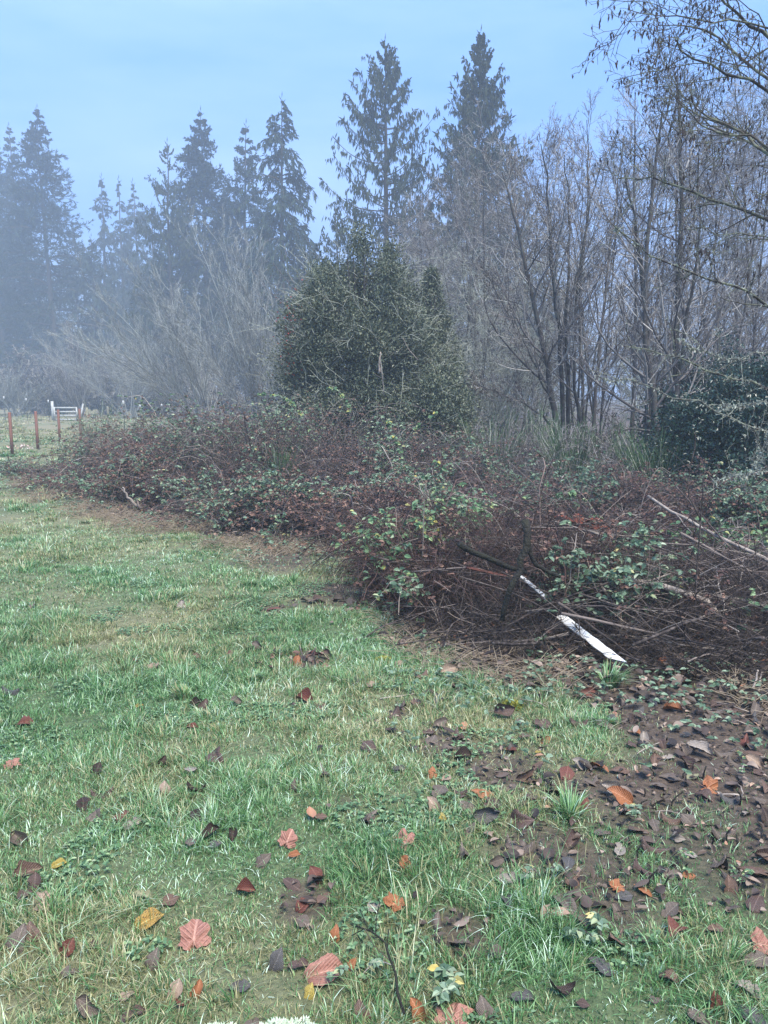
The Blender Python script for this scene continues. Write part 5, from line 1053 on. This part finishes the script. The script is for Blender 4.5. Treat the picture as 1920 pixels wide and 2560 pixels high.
 (1, 1230, 320, 75, 'oval', 'silver', 'flat', 10, 'pale grey leaf on the dark soil hollow'), (1, 1340, 395, 80, 'oval', 'olive', 'flat', 5, 'olive leaf edged with yellow on the litter'),
 (1, 1620, 372, 70, 'oval', 'purple', 'flat', 0, 'mauve leaf on soil at the photo edge'), (1, 1435, 1055, 85, 'oval', 'brown', 'flat', 10, 'brown-tan leaf with shadowed hollow in right grass'.replace('right ', 'rough ')),
 (1, 1430, 1375, 90, 'oval', 'redbrown', 'up', 80, 'dark red-brown leaf standing behind the very large ribbed one'), (1, 1340, 325, 70, 'oval', 'grey', 'flat', 0, 'grey leaf beside the crossed chips on soil')]
POSE = {'flat': (0, -.12), 'up': (0, -1.0), 'curl': (.9, -.35), 'cup': (3.1, .1)}
spots = []
for k, (rt, cx, cy, pl, kind, m, pose, turn, lab) in enumerate(HL):
    px, py = LP(cx, cy, rt); g = G(px, min(py + 6, 2556), .03); dist = math.sqrt(g[0] ** 2 + g[1] ** 2 + 1.5 ** 2); size = pl * .5787 / F * dist * (.92 if pose != 'flat' else .76); size = min(size, .26)
    t = R_(turn)
    if pose == 'up': rot = Euler((R_(58) + rng.normal() * .12, 0, 0)).to_matrix() @ Euler((0, 0, t)).to_matrix()
    elif pose == 'curl': rot = Euler((R_(28), R_(8), 0)).to_matrix() @ Euler((0, 0, t)).to_matrix()
    elif pose == 'cup': rot = Euler((R_(170), .1, t)).to_matrix()
    else: rot = Euler((R_(14) + rng.normal() * .08, rng.normal() * .1, 0)).to_matrix() @ Euler((0, 0, t)).to_matrix()
    lift = .014 if pose in ('flat', 'curl') else .010 + size * .13
    if soil(g[0], g[1]) > .5: lift *= .6
    leaf(g[0], g[1], size, kind, m, k % 4, rot.to_euler(), lab, 'fallen leaves picked out on the grass', lift, *{'flat': (.25, .18, .2), 'up': (.5, .3, .5), 'curl': (.6, .95, .3), 'cup': (1.1, .3, .3)}[pose], key=(pose, k % 4)); spots.append((g[0], g[1]))
# the remaining leaves: individuals with a shared label by kind
KINDS = {'grey': 'ribbed grey-brown oval dead leaf among the fallen leaves', 'slate': 'plain dark slate dead leaf among the fallen leaves', 'dark': 'blackish curled dead leaf among the fallen leaves',
         'purple': 'deep brown oval dead leaf among the fallen leaves', 'brown': 'mid brown oval dead leaf among the fallen leaves', 'redbrown': 'dull red-brown dead leaf among the fallen leaves', 'tan': 'pale tan dead leaf among the fallen leaves', 'orange': 'plain orange-brown dead leaf among the fallen leaves', 'silver': 'plain silvery dead leaf among the fallen leaves'}
names = list(KINDS); probs = np.array([.30, .09, .10, .20, .14, .06, .04, .02, .05]); probs = probs / probs.sum()
cnt = 0
while cnt < 300 - len(HL):
    y = 1.75 + 4.2 * rng.random() ** 1.25; x = rng.uniform(-.56, .56) * y; s_ = float(soil(x, y))
    if rng.random() > (.06 + 1.0 * s_ + (.10 if x > 0 else 0)) or y > edge_y(x) - .05: continue
    if min((x - a) ** 2 + (y - c_) ** 2 for a, c_ in spots) < .0045: continue
    m = rng.choice(names, p=probs); pose = rng.choice(['flat', 'flat', 'curl', 'up', 'cup']) if m != 'dark' else 'curl'; size = rng.uniform(.055, .115); v = int(rng.integers(0, 3))
    rot = Euler((rng.normal() * .3 + {'flat': .1, 'curl': .4, 'up': .9, 'cup': 3.1}[pose], rng.normal() * .2, 0)).to_matrix() @ Euler((0, 0, rng.random() * 6.28)).to_matrix()
    leaf(x, y, size, 'oval', m, v, rot.to_euler(), KINDS[m], KINDS[m].split(' dead')[0] + ' leaves', (.012 if s_ > .5 else .018) + (size * .2 if pose == 'up' else 0), *{'flat': (.25, .18, .2), 'up': (.5, .3, .5), 'curl': (.6, .95, .3), 'cup': (1.1, .3, .3)}[pose], key=(pose, v + 10)); spots.append((x, y)); cnt += 1
# further whole leaves in the litter: past the count, one object
b = MB(); n = 1900; y = 1.6 + 3.8 * rng.random(n); x = rng.uniform(-.5, 3.2, n); k = (rng.random(n) < soil(x, y) * .85 + .02) & (np.abs(x) < y * .6); x, y = x[k], y[k]; n = len(x)
nu, nv = 7, 5
for i in range(n):
    u = np.linspace(0, 1, nu)[:, None]; v = np.linspace(-1, 1, nv)[None]; wd = .3 * np.sin(np.pi * u ** .85) ** .75 + .002; X_ = u + 0 * v - .5; Y_ = v * wd; cu, fo_ = rng.uniform(-.6, 1.0), rng.uniform(-.2, .7)
    V = np.stack([X_, Y_, fo_ * np.abs(Y_) - cu * X_ ** 2], -1).reshape(-1, 3) * rng.uniform(.02, .072); E = np.array(Euler((rng.normal() * .3, rng.normal() * .28, rng.random() * 6.28)).to_matrix()); V = V @ E.T + [x[i], y[i], float(hz(x[i], y[i])) + .012 + .02 * rng.random()]
    a_, c_ = np.meshgrid(np.arange(nu - 1), np.arange(nv - 1), indexing='ij'); f = np.stack([a_ * nv + c_, (a_ + 1) * nv + c_, (a_ + 1) * nv + c_ + 1, a_ * nv + c_ + 1], -1).reshape(-1, 4); b.add(V, None, f, rng.random() ** 1.2)
tag(b.build('leaf_debris', M['litter']), None, None, None, 'stuff')

# ------------------------------------------------------------------ small things near the camera
g = G(655, 2606); root = thing('lichen_clump', 'pale green frilly lichen at the bottom edge of the photo', 'lichen', (g[0], g[1], hz(g[0], g[1])))
for cx_, r_, n in ((-.11, .035, 700), (.06, .05, 1200)):
    b = MB(); d = norm(rng.normal(size=(n, 3)) * [1, .8, 1]); d[:, 2] = np.abs(d[:, 2]); p = d * r_ * [1.5, 1, .55] * (.5 + .7 * vnoise(d[:, 0] * 2 + 5, d[:, 1] * 2 + 5, .5, 1))[:, None] + [cx_, 0, .012]; b.slivers(p, d + rng.normal(size=d.shape) * .6, .018, .006); b.build('lobe', M['lichen'], root, (0, 0, 0), smooth=False)
def sprig(px, py, n, sz, label, m='bramble_leaf', name='bramble_sprig', sp_=.09, cat='sprig'):
    g = G(px, py); g[2] = hz(g[0], g[1]); root = thing(name, label, cat, tuple(g)); P = []
    for i in range(max(2, n // 5)):
        az = rng.random() * 6.28; P.append(poly([[0, 0, 0], [math.cos(az) * sp_ * .5, math.sin(az) * sp_ * .5, .05], [math.cos(az) * sp_, math.sin(az) * sp_, .04]], 6))
    P = np.array(P); b = MB(); b.tubes(P, np.full(P.shape[:2], .0016), 4); b.build('stem', M['cane'], root, (0, 0, 0)); p, d = tips(P, 5, .3); az = rng.random(len(p)) * 6.28; V = MB()
    for t in (-1.1, 0, 1.1): V.leaves(p, np.stack([np.cos(az + t), np.sin(az + t), .1 + 0 * az], -1), rng.normal(size=p.shape) * .25 + [0, -.3, 1], sz * .62 * (.7 + .6 * rng.random(len(p))), sz * .40)
    V.build('leaves', M[m], root, (0, 0, 0), smooth=False)
sprig(1630, 2060, 14, .034, 'blue-green bramble seedling on the leaf litter'); sprig(1160, 2490, 8, .05, 'dark bramble leaflets beside the bottom salmon maple leaf'); sprig(1505, 2380, 8, .045, 'bramble leaflets over the big slate leaf')
sprig(1675, 2150, 14, .02, 'small bright clover-like patch in the litter', 'bright_leaf', 'clover_patch', .08, 'clover'); sprig(1840, 2245, 18, .02, 'bright clover-like patch near the photo edge', 'bright_leaf', 'clover_patch', .10, 'clover')
sprig(1860, 1930, 14, .022, 'bright green seedling patch on the upper litter', 'bright_leaf', 'clover_patch', .1, 'clover'); sprig(1620, 1815, 12, .02, 'tiny pale seedlings on bare soil', 'bright_leaf', 'clover_patch', .07, 'clover'); sprig(990, 1860, 12, .028, 'dull bramble seedling in the lawn below the pile'); sprig(1330, 1670, 20, .04, 'green bramble sprig under the white board', 'bright_leaf', sp_=.14); sprig(1350, 2200, 8, .03, 'dark bramble leaflets below the maple fragment')
sprig(900, 2440, 10, .03, 'blue-green leaflets on the dark thorny twig')
def mound(px, py, r_, label):
    g = G(px, py); g[2] = hz(g[0], g[1]); b = MB(); n = 700; d = norm(rng.normal(size=(n, 3))); d[:, 2] = np.abs(d[:, 2]); b.slivers(d * r_ * [1, .8, .5] * rng.random((n, 1)) ** .3, d + rng.normal(size=d.shape) * .5, .02, .008); o = b.build('moss_clump', M['moss'], smooth=False); o.location = g; tag(o, label, 'moss')
mound(958, 1660, .045, 'small yellow moss clump at the lawn edge of the pile'); mound(1023, 1515, .07, 'yellowish moss tuft below the dark bramble tangle'); mound(1280, 1775, .05, 'yellow-green moss on soil below the pile'); 
stick([G(1010, 2560) + [0, 0, .03], G(960, 2420) + [0, 0, .08], G(890, 2370) + [0, 0, .07]], .004, 'dark thorny twig lying in grass near the bottom of the photo', 'stick_dark', name='twig', forks=5, group=None)
for k in range(16):
    px, py = rng.uniform(1560, 1850), rng.uniform(1950, 2300); g = G(px, py); z = float(hz(g[0], g[1])); hh = rng.uniform(.03, .075)
    stick([[g[0], g[1], z - .01], [g[0] + rng.normal() * .006, g[1], z + hh * .5], [g[0] + rng.normal() * .02, g[1] + rng.normal() * .01, z + hh]], .0032, 'short black cut stem sticking up out of the leaf litter', 'stick_dark', name='cut_stem', group='black cut stems in the leaf litter', K=5, tip=.8)
for k in range(14):
    x, y = rng.uniform(.5, 2.6), rng.uniform(2.6, 4.2); x = min(x, y * .5); z = float(hz(x, y)); az = rng.random() * 6.28; ln = rng.uniform(.06, .2)
    stick([[x, y, z + .015], [x + math.cos(az) * ln / 2, y + math.sin(az) * ln / 2, z + .025], [x + math.cos(az) * ln, y + math.sin(az) * ln, z + .015]], rng.uniform(.002, .004), 'short pale twig lying on the leaf litter', 'stick_pale', name='twig', group='pale twigs on the leaf litter', K=5, tip=.7)
# ------------------------------------------------------------------ haze
bpy.context.view_layer.update()
haze(42)
